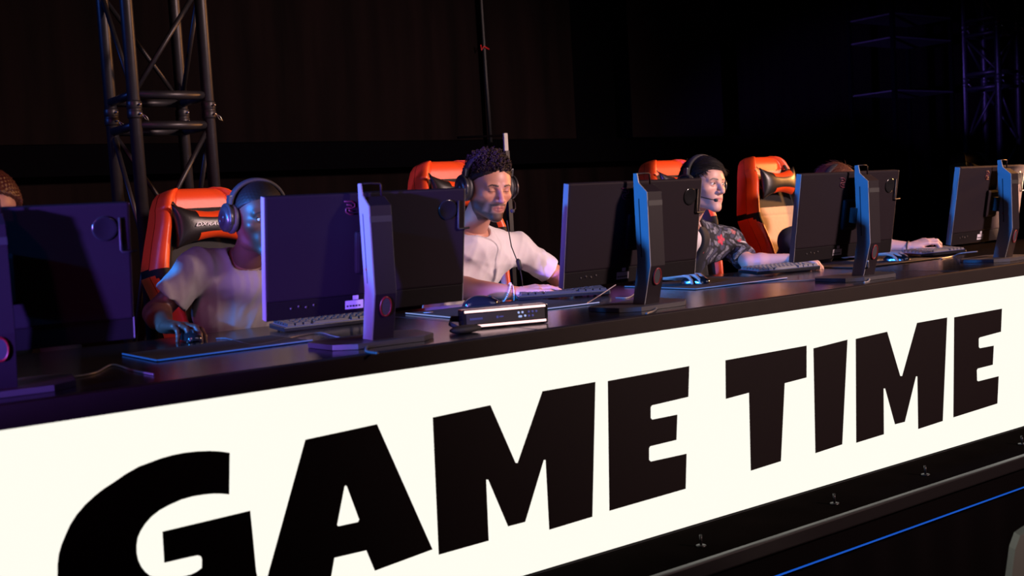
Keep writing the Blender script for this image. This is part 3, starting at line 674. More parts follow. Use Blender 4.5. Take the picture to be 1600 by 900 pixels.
# ------------------------------------------------------------------ gaming chairs
def sstep(a, b, x): t = np.clip((x - a) / (b - a), 0, 1); return t * t * (3 - 2 * t)
ZK = [0.0, 0.10, 0.22, 0.33, 0.42, 0.485, 0.515, 0.56, 0.62, 0.70, 0.76, 0.80, 0.825, 0.84]
WK = [0.18, 0.185, 0.19, 0.205, 0.226, 0.245, 0.245, 0.232, 0.214, 0.188, 0.170, 0.152, 0.130, 0.09]
def make_chair(trim, centre, topcol, text=True):
    r = empty('gaming_chair')
    nu, nv = 97, 141
    us = np.linspace(-1, 1, nu); zs = np.linspace(0, 0.84, nv)
    U, Z = np.meshgrid(us, zs, indexing='ij'); Wd = np.interp(Z, ZK, WK)
    a = np.abs(U)
    depth = 0.055 * sstep(0.62, 0.86, a) * (0.75 + 0.45 * np.exp(-((Z - 0.25) / 0.2) ** 2)) * (1 - 0.5 * sstep(0.68, 0.8, Z))
    edge = 0.065 * np.clip(1 - a, 0, 1) ** 0.0 * (np.sqrt(np.clip(1 - (np.clip((a - 0.86) / 0.14, 0, 1)) ** 2, 0, 1)) - 1) * 0.9
    topr = 0.05 * (np.sqrt(np.clip(1 - np.clip((Z - 0.78) / 0.06, 0, 1) ** 2, 0, 1)) - 1)
    seam = -0.005 * np.exp(-((a - 0.67) / 0.02) ** 2) - 0.004 * np.exp(-((Z - (0.752 - 0.018 * (1 - U ** 2))) / 0.005) ** 2)
    tanseam = -0.003 * ((np.exp(-((Z - 0.50) / 0.004) ** 2) + np.exp(-((Z - 0.17) / 0.004) ** 2)) * (a < 0.66))
    Yf = -(0.045 + depth + edge + topr + seam + tanseam); Yf = np.where(Yf > 0.03, 0.03, Yf)
    X = U * Wd
    cap = (Z > 0.762 - 0.018 * (1 - U ** 2))
    low_w = (a > 0.75 + 0.20 * np.clip((0.12 - Z) / 0.12, 0, 1) + 0.25 * sstep(0.40, 0.49, Z)) & (Z < 0.49)
    up_w = (a > 0.79 - 0.0 * Z) & (Z > 0.52) & ~cap
    reg = np.zeros_like(Z, int)                   # 0 black, 1 cap, 2 left low, 3 right low, 4 left up, 5 right up, 6 centre
    reg[(a < 0.66) & (Z < 0.545)] = 6; reg[(a < 0.62) & (Z > 0.722) & ~cap] = 6
    reg[low_w & (U < 0)] = 2; reg[low_w & (U > 0)] = 3; reg[up_w & (U < 0)] = 4; reg[up_w & (U > 0)] = 5; reg[cap] = 1
    hole = ((a - 0.43) / 0.10) ** 2 + ((Z - 0.675) / 0.026) ** 2 < 1
    tilt = Matrix.Rotation(R(-10), 4, 'X')
    names = {0: ('backrest', 'chair_black'), 1: ('top_cap', topcol), 2: ('lower_wing', trim), 3: ('lower_wing', trim), 4: ('upper_wing', trim), 5: ('upper_wing', trim), 6: ('centre_panel', centre)}
    back = empty('backrest_frame'); back.parent = r; back.location = (0, 0.20, 0.50); back.rotation_euler = (R(-10), 0, 0)
    for k, (nm, m) in names.items():
        bm = bmesh.new(); vm = {}
        def gv(i, j, b=0):
            if (i, j, b) not in vm: vm[(i, j, b)] = bm.verts.new((X[i, j], Yf[i, j] if not b else 0.035 + 0.0 * U[i, j], Z[i, j]))
            return vm[(i, j, b)]
        for i in range(nu - 1):
            for j in range(nv - 1):
                rr = reg[i:i + 2, j:j + 2].max() if k else (0 if reg[i:i + 2, j:j + 2].max() == 0 else 99)
                if k == 0 and hole[i, j]: continue
                if rr != k: continue
                bm.faces.new((gv(i, j), gv(i, j + 1), gv(i + 1, j + 1), gv(i + 1, j)))
        if k == 0:                                  # closed back shell
            for i in range(nu - 1):
                for j in range(nv - 1):
                    if hole[i, j]: continue
                    bm.faces.new((gv(i, j, 1), gv(i + 1, j, 1), gv(i + 1, j + 1, 1), gv(i, j + 1, 1)))
            for j in range(nv - 1):
                for i in (0, nu - 1): bm.faces.new((gv(i, j), gv(i, j, 1), gv(i, j + 1, 1), gv(i, j + 1)))
            for i in range(nu - 1):
                for j in (0, nv - 1): bm.faces.new((gv(i, j), gv(i + 1, j), gv(i + 1, j, 1), gv(i, j, 1)))
        else:                                       # side skin of coloured panels wraps over the edge
            for i in (0, nu - 1):
                for j in range(nv - 1):
                    if reg[i, j] == k:
                        s = -0.002 if i == 0 else 0.002
                        vs = [bm.verts.new((X[i, jj] + s, yy, Z[i, jj])) for jj, yy in ((j, Yf[i, j]), (j, 0.034), (j + 1, 0.034), (j + 1, Yf[i, j + 1]))]
                        bm.faces.new(vs)
            if k == 1:
                j = nv - 1
                for i in range(nu - 1):
                    bm.faces.new([bm.verts.new((X[ii, j], yy, 0.8415)) for ii, yy in ((i, Yf[i, j]), (i, 0.034), (i + 1, 0.034), (i + 1, Yf[i + 1, j]))])
        bmesh.ops.remove_doubles(bm, verts=bm.verts, dist=0.0002)
        build(bm, nm, m, back, True)
    for s in (-1, 1):
        ring = [(s * 0.43 * 0.215 + 0.0225 * math.cos(t) , -0.052, 0.675 + 0.027 * math.sin(t)) for t in np.linspace(0, 2 * math.pi, 22, endpoint=False)]
        tube('belt_ring', ring, 0.005, trim, back, closed=True)
    # bow shaped headrest pillow
    def halfh(x): return 0.052 + 0.036 * np.clip(np.abs(x) / 0.15, 0, 1) ** 1.8
    def pillow_part(nm, m, x0, x1, z0, z1, off=0.0):
        n1, n2 = 41, 25; bm = bmesh.new(); G = {}
        for i in range(n1):
            for j in range(n2):
                x = x0 + (x1 - x0) * i / (n1 - 1); tz = z0 + (z1 - z0) * j / (n2 - 1); h = halfh(x)
                th = 0.040 * (max(0, 1 - abs(tz) ** 2.6)) ** 0.6 * (max(0, 1 - abs(x / 0.152) ** 4)) ** 0.5 + off
                for b in (0, 1): G[i, j, b] = bm.verts.new((x * (1 - 0.05 * (1 - tz * tz)), (-1 if b == 0 else 0.35) * th, tz * h * (1.0)))
        for i in range(n1 - 1):
            for j in range(n2 - 1):
                bm.faces.new((G[i, j, 0], G[i, j + 1, 0], G[i + 1, j + 1, 0], G[i + 1, j, 0])); bm.faces.new((G[i, j, 1], G[i + 1, j, 1], G[i + 1, j + 1, 1], G[i, j + 1, 1]))
        bmesh.ops.remove_doubles(bm, verts=bm.verts, dist=0.0002)
        return build(bm, nm, m, pil, True)
    pil = empty('headrest_pillow'); pil.parent = back; pil.location = (0.0, -0.088, 0.672); pil.rotation_euler = (R(6), 0, 0)
    pillow_part('cushion', 'pillow_black', -0.152, 0.152, -1, 1)
    for (za, zb) in ((0.52, 1.0), (-1.0, -0.52)): pillow_part('pillow_stripe', trim, -0.068, 0.10, za, zb, 0.0022)
    if text:
        Mt = Matrix.Translation((-0.020, -0.0435, 0.0)) @ Matrix.Rotation(R(90), 4, 'X')
        text_mesh('pillow_lettering', 'DXRACER', 0.020, 'logo_silver', pil, Mt, shear=0.35, sx=1.5, ext=0.0008)
    for s in (-1, 1): tube('pillow_strap', [(s * 0.10, 0.0, 0.05), (s * 0.12, 0.03, 0.085), (s * 0.13, 0.055, 0.12)], 0.008, 'soft_black', pil, flat=0.3, seg=8)
    # seat, arms, base
    bm = bmesh.new(); add_box(bm, -0.25, 0.25, -0.30, 0.22, 0.385, 0.48, 0.035); build(bm, 'seat', 'chair_black', r, True)
    for s in (-1, 1):
        bm = bmesh.new(); add_box(bm, s * 0.245 - 0.045, s * 0.245 + 0.045, -0.28, 0.2, 0.40, 0.505, 0.03); build(bm, 'seat_bolster', trim, r, True)
        ar = tube('arm_post', [(s * 0.30, -0.02, 0.38), (s * 0.33, -0.02, 0.45), (s * 0.33, -0.02, 0.60)], 0.018, 'matte_black', r)
        bm = bmesh.new(); add_box(bm, s * 0.33 - 0.04, s * 0.33 + 0.04, -0.14, 0.11, 0.60, 0.625, 0.012); build(bm, 'arm_pad', 'soft_black', ar)
    tube('gas_column', [(0, 0, 0.09), (0, 0, 0.385)], 0.027, 'rail_black', r)
    for k in range(5):
        a_ = R(72 * k + 90); c_, s_ = math.cos(a_), math.sin(a_)
        lg = tube('base_arm', [(0.03 * c_, 0.03 * s_, 0.105), (0.31 * c_, 0.31 * s_, 0.075)], [0.03, 0.018], 'matte_black', r)
        lathe('caster', [(0.022, -0.022), (0.029, -0.018), (0.029, 0.018), (0.022, 0.022)], 'matte_black', lg, axis='x', c=(0.31 * c_, 0.31 * s_, 0.0295), seg=18)
    return r
ch_o = make_chair('orange', 'chair_black', 'orange')
ch_t = make_chair('orange', 'tan', 'orange', text=False)
ch_g = make_chair('green_trim', 'chair_black', 'chair_black')
CH = [(ch_o, 303, 291, 4.08, 8, 'orange and black racing chair behind the grey-shirted player, bow pillow lit blue'),
      (None, 692, 249, 4.12, 3, 'orange and black racing chair behind the white-shirted player'),
      (None, 1038, 248, 4.12, 2, 'orange and black racing chair behind the dark hair of the floral-shirted player'),
      (ch_t, 1188, 243, 4.12, 4, 'orange racing chair with tan centre panel and shiny black pillow, fully visible back'),
      (ch_g, 1512, 237, 4.12, 0, 'very dark racing chair with green side trim behind the rightmost monitor')]
for c0, px, py, y, rz, lab in CH:
    o = c0 or copy_tree(ch_o); p = at(px, py, y); k = (p[2] - ZS) / 1.335; a_ = R(rz)
    o.location = (p[0] + 0.34 * math.sin(a_), y - 0.34 * math.cos(a_), ZS); o.rotation_euler = (0, 0, a_); o.scale = (1, 1, k)
    tag(o, lab, 'chair', 'racing style gaming chairs')
# ------------------------------------------------------------------ people
def rotm(yaw, pitch, roll):
    return np.array((Matrix.Rotation(R(yaw), 3, 'Z') @ Matrix.Rotation(R(pitch), 3, 'X') @ Matrix.Rotation(R(roll), 3, 'Y')))
def head_ops(neck_local, P):
    o = []
    u = lambda p, k: o.append(('u', p, k)); s = lambda p, k: o.append(('s', p, k))
    u(Ell((0, 0.014, 0.030), (0.076, 0.096, 0.088)), 0)
    u(Ell((0, -0.028, 0.030), (0.066, 0.062, 0.070)), 0.03)              # forehead
    u(Ell((0, -0.030, -0.035), (0.060, 0.058, 0.066)), 0.03)             # mid face
    for q in (-1, 1):
        u(Cone((q * 0.055, 0.002, -0.042), (q * 0.046, -0.012, -0.074), 0.018, 0.015), 0.025)
        u(Cone((q * 0.046, -0.012, -0.074), (q * 0.012, -0.072, -0.098), 0.0155, 0.0145), 0.022)
        u(Ell((q * 0.045, -0.058, -0.018), (0.022, 0.020, 0.016)), 0.02)  # cheek bone
        u(Cone((q * 0.014, -0.086, 0.021), (q * 0.043, -0.074, 0.024), 0.010, 0.009), 0.014)
    u(Ell((0, -0.078, -0.098), (0.021, 0.017, 0.015)), 0.016)            # chin
    u(Ell((0, -0.071, -0.060), (0.036, 0.023, 0.028)), 0.022)            # mouth mound
    for q in (-1, 1): s(Ell((q * 0.031, -0.098, 0.004), (0.017, 0.016, 0.0105)), 0.014)
    u(Cone((0, -0.089, 0.014), (0, -0.112, -0.026), 0.0078, 0.0100), 0.010)
    nw = P.get('nose', 1.0); u(Ell((0, -0.110, -0.029), (0.0115 * nw, 0.0105, 0.009)), 0.006)
    for q in (-1, 1):
        u(Ell((q * 0.0135 * nw, -0.098, -0.031), (0.008 * nw, 0.011, 0.0075)), 0.006)
        s(Ell((q * 0.006, -0.109, -0.0385), (0.0036, 0.005, 0.003)), 0.002)
    # eyelids
    for q in (-1, 1):
        c = V(q * 0.031, -0.0745, 0.006)
        op = P.get('open', 0.0048); dz = P.get('lid', 0.0)
        u(Group([('u', Ell(c, (0.0145, 0.0140, 0.0140)), 0), ('s', Ell(c + V(0, -0.012, dz), (0.0125, 0.014, op)), 0.001)]), 0.005)
        u(Cone(c + V(-0.011, -0.0085, 0.0075), c + V(0.011, -0.0085, 0.0075), 0.0022, 0.0022), 0.004)
    # lips
    fl = P.get('lips', 1.0)
    for q in (-1, 1):
        u(Cone((0, -0.0925, -0.0575), (q * 0.0245, -0.0840, -0.0615), 0.0044 * fl, 0.002), 0.003)
        u(Cone((0, -0.0905, -0.0682), (q * 0.0215, -0.083, -0.0645), 0.0056 * fl, 0.002), 0.003)
        s(Cone((0, -0.0975, -0.0624), (q * 0.0255, -0.0868, -0.0626), 0.0014, 0.0012), 0.0015)
    # ears
    for q in (-1, 1):
        u(Ell((q * 0.078, 0.018, 0.000), (0.008, 0.017, 0.030), rotm(q * 15, 10, 0)), 0.006)
        s(Ell((q * 0.087, 0.014, 0.004), (0.006, 0.009, 0.016)), 0.004)
    u(Cone((0, 0.028, -0.060), neck_local, 0.050, 0.057), 0.028)
    return o
def mix(c, col, m): m = np.clip(m, 0, 1)[:, None]; return c * (1 - m) + np.array(col) * m
def face_color(v, P):
    base = np.array(P['skin']); c = np.tile(base, (len(v), 1)); x, y, z = v.T
    ax = np.abs(x); front = y < -0.03
    g = lambda d, w: np.exp(-(d / w) ** 2)
    c = mix(c, base * [1.05, 0.82, 0.80], 0.5 * g(np.sqrt((ax - 0.04) ** 2 + (z + 0.02) ** 2), 0.022) * front)
    lip = ((ax / 0.0245) ** 2 + ((z + 0.0625) / (0.0105 * P.get('lips', 1))) ** 2 < 1) & (y < -0.083)
    c = mix(c, P['lipc'], lip * 1.0)
    s = P.get('stubble', 0)
    if s:
        n = 0.5 + 0.5 * np.sin(v[:, 0] * 1900) * np.sin(v[:, 1] * 2100 + 1) * np.sin(v[:, 2] * 1700 + 2)
        jaw = sstep(-0.040, -0.062, z + 0.35 * (y + 0.06) * 0 + 0.0 * ax) * sstep(0.038, 0.050, ax + (z < -0.078) * 0.05) * (y > -0.082)
        low = sstep(-0.072, -0.084, z) * (y < 0.01) * sstep(-0.135, -0.118, z)
        jawl = sstep(-0.028, -0.050, z) * sstep(0.040, 0.052, ax) * (y < 0.012) * sstep(-0.13, -0.11, z)
        mo = np.exp(-((z + 0.047 + 0.25 * np.maximum(0, ax - 0.018)) / 0.0050) ** 2) * (ax < 0.032) * (y < -0.07)
        side = np.exp(-((ax - 0.032) / 0.006) ** 2) * (z < -0.045) * (z > -0.09) * (y < -0.05)
        m = np.clip(np.maximum.reduce([low, jawl, mo * 1.1, side * 0.9]), 0, 1) * (0.84 + 0.16 * n) * s
        m[lip] = 0; c = mix(c, P['hairc'], m)
    # brows
    bz = 0.0250 + 0.0035 * np.clip((ax - 0.014) / 0.022, 0, 1) - 0.0065 * np.clip((ax - 0.036) / 0.014, 0, 1) ** 1.2
    br = (np.abs(z - bz) < 0.0039 * (1 - 0.5 * np.clip((ax - 0.03) / 0.02, 0, 1))) & (ax > 0.011) & (ax < 0.050) & (y < -0.05)
    c = mix(c, P['hairc'], br * 0.93)
    # lashes line
    for q in (-1, 1):
        e = V(q * 0.031, -0.0745, 0.006 + P.get('lid', 0)); op = P.get('open', 0.0048)
        d = np.abs(np.sqrt(((x - e[0]) / 0.0125) ** 2 + ((z - e[2]) / op) ** 2) - 1) * op
        c = mix(c, P['hairc'], ((d < 0.0013) & (z > e[2] - 0.3 * op) & (y < -0.075) & (np.abs(x - e[0]) < 0.0135)) * 0.8)
    if P.get('fade', 0):                          # clipped sides
        m = sstep(0.020, 0.050, z) * sstep(-0.045, -0.025, y) * sstep(0.045, 0.060, ax + 0.03 * (y > 0.03))
        c = mix(c, P['hairc'], m * P['fade'])
    return c
def hand_ops(Wp, D, U, side, curl=(20, 35, 20), spread=6, thumb=(0.045, 0.05), sc=1.0, lift=None):
    """side +1: thumb towards D x U"""
    D = unit(D); U = unit(np.asarray(U, float) - D * (np.asarray(U, float) @ D)); S = np.cross(D, U) * side
    ops = []
    offs = [0.030, 0.010, -0.010, -0.028]; L = [0.96, 1.06, 0.98, 0.78]; mc = [0.088, 0.090, 0.085, 0.078]
    rad = [0.0092, 0.0094, 0.0088, 0.0078]
    ops.append(('u', Cone(Wp - D * 0.02, Wp + D * 0.03, 0.0225 * sc, 0.020 * sc), 0.0))
    for i in range(4):
        base = Wp + (S * offs[i] * 0.55 + D * 0.015) * sc; kn = Wp + (S * offs[i] + D * mc[i] + U * (0.004 if i in (1, 2) else 0)) * sc
        ops.append(('u', Cone(base, kn, 0.0145 * sc, 0.0115 * sc), 0.010))
    ops.append(('u', Cone(Wp + (S * 0.015 + D * 0.02 - U * 0.006) * sc, Wp + (S * 0.018 + D * 0.06 - U * 0.004) * sc, 0.016 * sc, 0.012 * sc), 0.012))
    for i in range(4):
        p = Wp + (S * offs[i] + D * mc[i] + U * (0.003 if i in (1, 2) else 0)) * sc
        ang = (1.5 - i) * R(spread); d0_ = unit(D * math.cos(ang) + S * math.sin(ang)); cu = 0
        cl = curl[i] if hasattr(curl[0], '__len__') else curl
        for j, (l, a_) in enumerate(zip((0.042, 0.026, 0.021), cl)):
            cu += R(a_); dd = d0_ * math.cos(cu) - U * math.sin(cu); q = p + dd * l * L[i] * sc
            r0, r1 = rad[i] * (1 - 0.07 * j) * sc, rad[i] * (1 - 0.07 * (j + 1)) * sc
            ops.append(('u', Cone(p, q, r0, r1), 0.0035)); p = q
    t0 = Wp + (S * 0.016 + D * 0.022 - U * 0.006) * sc; t1 = Wp + (S * thumb[0] + D * thumb[1] - U * 0.014) * sc
    t2 = t1 + unit(D * 0.8 + S * 0.25 - U * 0.25) * 0.032 * sc; t3 = t2 + unit(D * 0.95 + S * -0.05 - U * 0.30) * 0.026 * sc
    ops += [('u', Cone(t0, t1, 0.0135 * sc, 0.0110 * sc), 0.010), ('u', Cone(t1, t2, 0.0108 * sc, 0.0098 * sc), 0.004), ('u', Cone(t2, t3, 0.0098 * sc, 0.0082 * sc), 0.003)]
    return ops
def folds(amp, seed, dirs=None, freq=60):
    rg = np.random.default_rng(seed); W = []
    for i in range(9):
        d = unit(rg.normal(size=3) * ([1, 0.7, 0.45] if dirs is None else dirs)); W.append((d * freq * rg.uniform(0.5, 1.4), rg.uniform(0, 6.28), rg.uniform(0.5, 1)))
    def f(P):
        Q = P + 0.012 * np.sin(P[:, [1, 2, 0]] * 11 + seed); s = 0
        for k, ph, a in W: s = s + a * (1 - np.abs(np.sin((Q @ k) * 0.5 + ph))) ** 2.2
        return -amp * (s / 2.0 - 0.7)
    return f
def torso_ops(J, off, k=0.05):
    N, SL, SR, HP = J['N'], J['SL'], J['SR'], J['H']
    up = unit(N - HP); X_ = V(1, 0, 0); F_ = np.cross(up, X_); A = np.stack([X_, F_, up], 1)   # columns: axes
    wd = J.get('w', 1.0)
    ch = HP + (N - HP) * 0.66; be = HP + (N - HP) * 0.33
    o = [('u', Ell(HP, (0.165 * wd + off, 0.115 + off, 0.13 + off), A), 0),
         ('u', Ell(be, (0.145 * wd + off, 0.105 + off, 0.15 + off), A), k),
         ('u', Ell(ch, (0.165 * wd + off, 0.108 + off, 0.15 + off), A), k),
         ('u', Cone(SL, SR, 0.044 + off, 0.044 + off), k)]
    for S_ in (SL, SR):
        o.append(('u', Ell(S_, (0.050 + off, 0.052 + off, 0.050 + off)), 0.03))
        o.append(('u', Cone(N + V(0, 0.0, 0.02), S_ + V(0, 0, 0.012), 0.040 + off, 0.036 + off), 0.04))
        o.append(('u', Cone(ch + V(0, -0.02, 0.02), S_ , 0.075 + off, 0.044 + off), 0.04))
    return o
def arm_ops(S_, E_, W_, sc=1.0):
    S_, E_, W_ = map(np.asarray, (S_, E_, W_)); m = E_ + (W_ - E_) * 0.3
    return [('u', Cone(S_, E_, 0.045 * sc, 0.037 * sc), 0), ('u', Cone(E_, m, 0.036 * sc, 0.0385 * sc), 0.025), ('u', Cone(m, W_, 0.0385 * sc, 0.0245 * sc), 0.02)]
def person(root, P, J):
    """body: one mesh holding head, neck, torso, both arms and hands, legs"""
    parts, cols = [], []
    sk = np.array(P['skin'])
    Rh = rotm(*P['rot']); c = np.asarray(J['head']); sc = P.get('scale', 1.0)
    nl = Rh.T @ (J['N'] - c) / sc
    v, f = surf(head_ops(nl, P), 0.0023, pad=0.01, lo=V(-0.11, -0.13, -0.22), hi=V(0.11, 0.16, 0.14)); v = relax(v, f, 2, 0.4)
    cc = face_color(v, P); parts.append((v * sc @ Rh.T + c, f)); cols.append(cc)
    gz = unit(P.get('gaze', (0, -1, -0.1)))
    for q in (-1, 1):
        ec = V(q * 0.031, -0.0745, 0.006); v, f = ball(ec, 0.0128)
        d = np.arccos(np.clip(((v - ec) / 0.0128) @ gz, -1, 1)); e = np.tile([0.62, 0.56, 0.55], (len(v), 1))
        e[d < 0.50] = P.get('iris', (0.05, 0.022, 0.012)); e[d < 0.2] = (0.002, 0.002, 0.002)
        parts.append((v * sc @ Rh.T + c, f)); cols.append(e)
    v, f = surf(torso_ops(J, -0.012) + [('u', Ell(J['N'] + V(0, -0.02, -0.045), (0.093, 0.066, 0.05)), 0.05)] + [('u', Cone(J['N'] + V(0, -0.01, 0.03), J['N'] - V(0, 0, 0.05), 0.058, 0.07), 0.03)], 0.009); parts.append((v, f)); cols.append(np.tile(sk, (len(v), 1)))
    for s in ('L', 'R'):
        ops = arm_ops(J['S' + s], J['E' + s], J['W' + s], P.get('arm', 1.0))
        if J.get('hand' + s): ops += hand_ops(np.asarray(J['W' + s]), *J['hand' + s][0], **J['hand' + s][1])
        v, f = surf(ops, 0.0034, pad=0.008); col = np.tile(sk, (len(v), 1))
        parts.append((v, f)); cols.append(col)
    return mesh_from('body', parts, 'skin', root, cols)
def sleeve(S_, E_, t, r0, r1):
    S_, E_ = np.asarray(S_), np.asarray(E_); e = S_ + (E_ - S_) * t
    return Group([('u', Cone(S_, S_ + (E_ - S_) * (t + 0.35), r0, r1), 0), ('i', Plane(e, E_ - S_), 0.0)])
def tshirt(root, J, m, seed, amp=0.004, off=0.008, t=0.62, dirs=None, name='t_shirt', neck=0.072, extra=None, h=0.0045, freq=60, sl=(0.056, 0.062), colorf=None):
    ops = torso_ops(J, off)
    for s in ('L', 'R'): ops.append(('u', sleeve(J['S' + s], J['E' + s], t, *sl), 0.02))
    ops.insert(1, ('u', Ell(J['N'] + V(0, -0.02, -0.045), (0.105 + off, 0.078 + off, 0.062 + off)), 0.05))
    ops.append(('disp', folds(amp, seed, dirs, freq), 0))
    ops.append(('s', Cone(J['N'] + V(0, -0.028, 0.030), J['N'] + V(0, -0.045, 0.14), neck, neck), 0.004))
    if extra: ops += extra
    v, f = surf(ops, h, pad=0.03); v = relax(v, f, 3)
    if colorf: return mesh_from(name, [(v, f)], m, root, [colorf(v)])
    return mesh_from(name, [(v, f)], m, root)
def legs(root, J):
    H = J['H']; ops = [('u', Ell(H + V(0, 0, -0.05), (0.17, 0.15, 0.09)), 0)]
    x = H[0]
    for q in (-1, 1):
        k = V(x + q * 0.13, 3.28, 1.12); ft = V(x + q * 0.14, 3.24, 0.66)
        ops += [('u', Cone(H + V(q * 0.09, 0, -0.04), k, 0.085, 0.062), 0.04), ('u', Cone(k, ft, 0.060, 0.045), 0.02)]
    v, f = surf(ops, 0.012); mesh_from('trousers', [(v, f)], 'trousers', root)
    for q in (-1, 1):
        v, f = surf([('u', Cone((x + q * 0.14, 3.26, 0.61), (x + q * 0.15, 3.12, 0.592), 0.045, 0.031), 0), ('u', Cone((x + q * 0.14, 3.26, 0.61), (x + q * 0.14, 3.25, 0.70), 0.046, 0.048), 0.02), ('i', Plane((0, 0, 0.5615), (0, 0, -1)), 0)], 0.007)
        mesh_from('shoe', [(v, f)], 'shoe', root)
def headset(label, c, rot, sc=1.0, mic=None, flat=False, width=0.083, top=0.128):
    r = empty('headset', tuple(c), 0, label, 'headset'); r.rotation_euler = Matrix(rotm(*rot).tolist()).to_euler(); r.scale = (sc,) * 3
    ya = 0.012
    bp = [((width + 0.010) * math.cos(R(a)) , ya, 0.045 + (top - 0.045) * math.sin(R(a))) for a in np.linspace(0, 180, 31)]
    bm = bmesh.new(); n = len(bp)
    for i, p in enumerate(bp):
        a = math.pi * i / (n - 1); t = Vector((math.cos(a), 0, math.sin(a)))
        for (dy, dr) in ((-0.014, 0.0), (-0.014, 0.008), (-0.008, 0.011), (0.008, 0.011), (0.014, 0.008), (0.014, 0.0)): bm.verts.new(Vector(p) + t * dr + Vector((0, dy, 0)))
    bm.verts.ensure_lookup_table()
    for i in range(n - 1):
        for k in range(6): bm.faces.new((bm.verts[i * 6 + k], bm.verts[i * 6 + (k + 1) % 6], bm.verts[(i + 1) * 6 + (k + 1) % 6], bm.verts[(i + 1) * 6 + k]))
    build(bm, 'headband', 'soft_black', r, True)
    for s in (-1, 1):
        M = Matrix.Translation((s * (width - 0.002), ya, -0.002)) @ Matrix.Scale(s, 4, Vector((1, 0, 0)))
        cu = lathe('ear_cup', [(0.034, 0.014), (0.043, 0.017), (0.045, 0.024), (0.043, 0.034), (0.034, 0.042), (0.024, 0.044), (0.022, 0.041), (0.012, 0.041), (0.010, 0.044), (0.002, 0.045)], 'headset_shell', r, axis='x', M=M, seg=36)
        bm = bmesh.new(); add_tube(bm, [M @ Vector((0.008, 0.034 * math.cos(t), 0.038 * math.sin(t))) for t in np.linspace(0, 2 * math.pi, 32, endpoint=False)], 0.012, 12, closed=True); build(bm, 'ear_cushion', 'ear_mesh', cu, True)
        bm = bmesh.new()
        for t in np.linspace(0, 2 * math.pi, 40, endpoint=False): add_tube(bm, [M @ Vector((0.019, 0.036 * math.cos(t), 0.040 * math.sin(t))), M @ Vector((0.010, 0.045 * math.cos(t), 0.049 * math.sin(t)))], 0.0014, 5)
        build(bm, 'cushion_ribs', 'cable', cu, True)
        tube('yoke', [tuple(M @ Vector((0.030, 0.047 * math.cos(R(a)), 0.047 * math.sin(R(a))))) for a in np.linspace(-20, 200, 18)], 0.0045, 'headset_shell', r)
        box('slider', -0.008, 0.008, -0.012, 0.012, 0.044, 0.076, 'headset_shell', r, bev=0.003, M=Matrix.Translation((s * (width + 0.016), ya, 0)))
    if mic:
        pts = [Vector(p) for p in mic]; tube('microphone_boom', pts, 0.0022, 'matte_black', r, seg=8)
        lathe('microphone_tip', [(0.003, -0.008), (0.0075, -0.005), (0.0075, 0.006), (0.003, 0.009)], 'soft_black', r, axis='x', c=tuple(pts[-1]), seg=14)
    return r
def tufts(n, pick, dirf, length, r, seg=4, jit=0.3, seed=1):
    rg = np.random.default_rng(seed); bm = bmesh.new()
    for _ in range(n):
        p, nrm = pick(rg); d = dirf(p, nrm) + rg.normal(size=3) * jit; d = unit(d - nrm * (d @ nrm) * 0.9 + nrm * 0.12); pts = [p - nrm * 0.002]; L = length * rg.uniform(0.7, 1.25); q = p.copy()
        for j in range(seg):
            q = q + d * L / seg; d = unit(d + rg.normal(size=3) * jit * 0.5 - nrm * 0.12); pts.append(q.copy())
        add_tube(bm, [tuple(x) for x in pts], [r * (1 - 0.8 * j / seg) for j in range(seg + 1)], 4, cap=False)
    return bm
CR, CC_ = V(0.078, 0.098, 0.090), V(0, 0.014, 0.031)
def scalp(lim):
    def pick(rg):
        while True:
            d = unit(rg.normal(size=3)); p = CC_ + d * CR
            if lim(p, d): return p, unit(d / CR)
    return pick
def place_head(o, P, J): 
    Rh = rotm(*P['rot']); M = Matrix.Identity(4); sc = P.get('scale', 1)
    for i in range(3):
        for j in range(3): M[i][j] = Rh[i, j] * sc
        M[i][3] = J['head'][i]
    o.data.transform(M)
def hairline(p, d, fz=0.075):            # true where hair grows
    return p[2] > (fz if p[1] < -0.045 else fz - (p[1] + 0.045) * 1.35 if p[1] < 0.02 else -0.012 if p[1] < 0.05 else -0.055)
def short_hair(root, P, J, m, name='hair', thick=0.004, bumps=0.0, seed=3, fz=0.07):
    ops = [('u', Ell(CC_, CR + thick), 0)]
    ops.append(('s', Group([('u', Ell((0, -0.085, -0.01), (0.062, 0.055, fz + 0.018)), 0)]), 0.006))
    ops.append(('i', Plane((0, 0.02, 0.012), (0, -0.55, -1)), 0.01))
    if bumps:
        def f(Q): return -bumps * (np.sin(Q[:, 0] * 330) * np.sin(Q[:, 1] * 310 + 1) * np.sin(Q[:, 2] * 350 + 2))
        ops.append(('disp', f, 0))
    v, f = surf(ops, 0.0025, pad=0.012); o = mesh_from(name, [(v, f)], m, root); place_head(o, P, J); return o
def strands(root, P, J, m, bm, name='hair_strands'):
    o = build(bm, name, m, root, True, recalc=False); place_head(o, P, J); return o

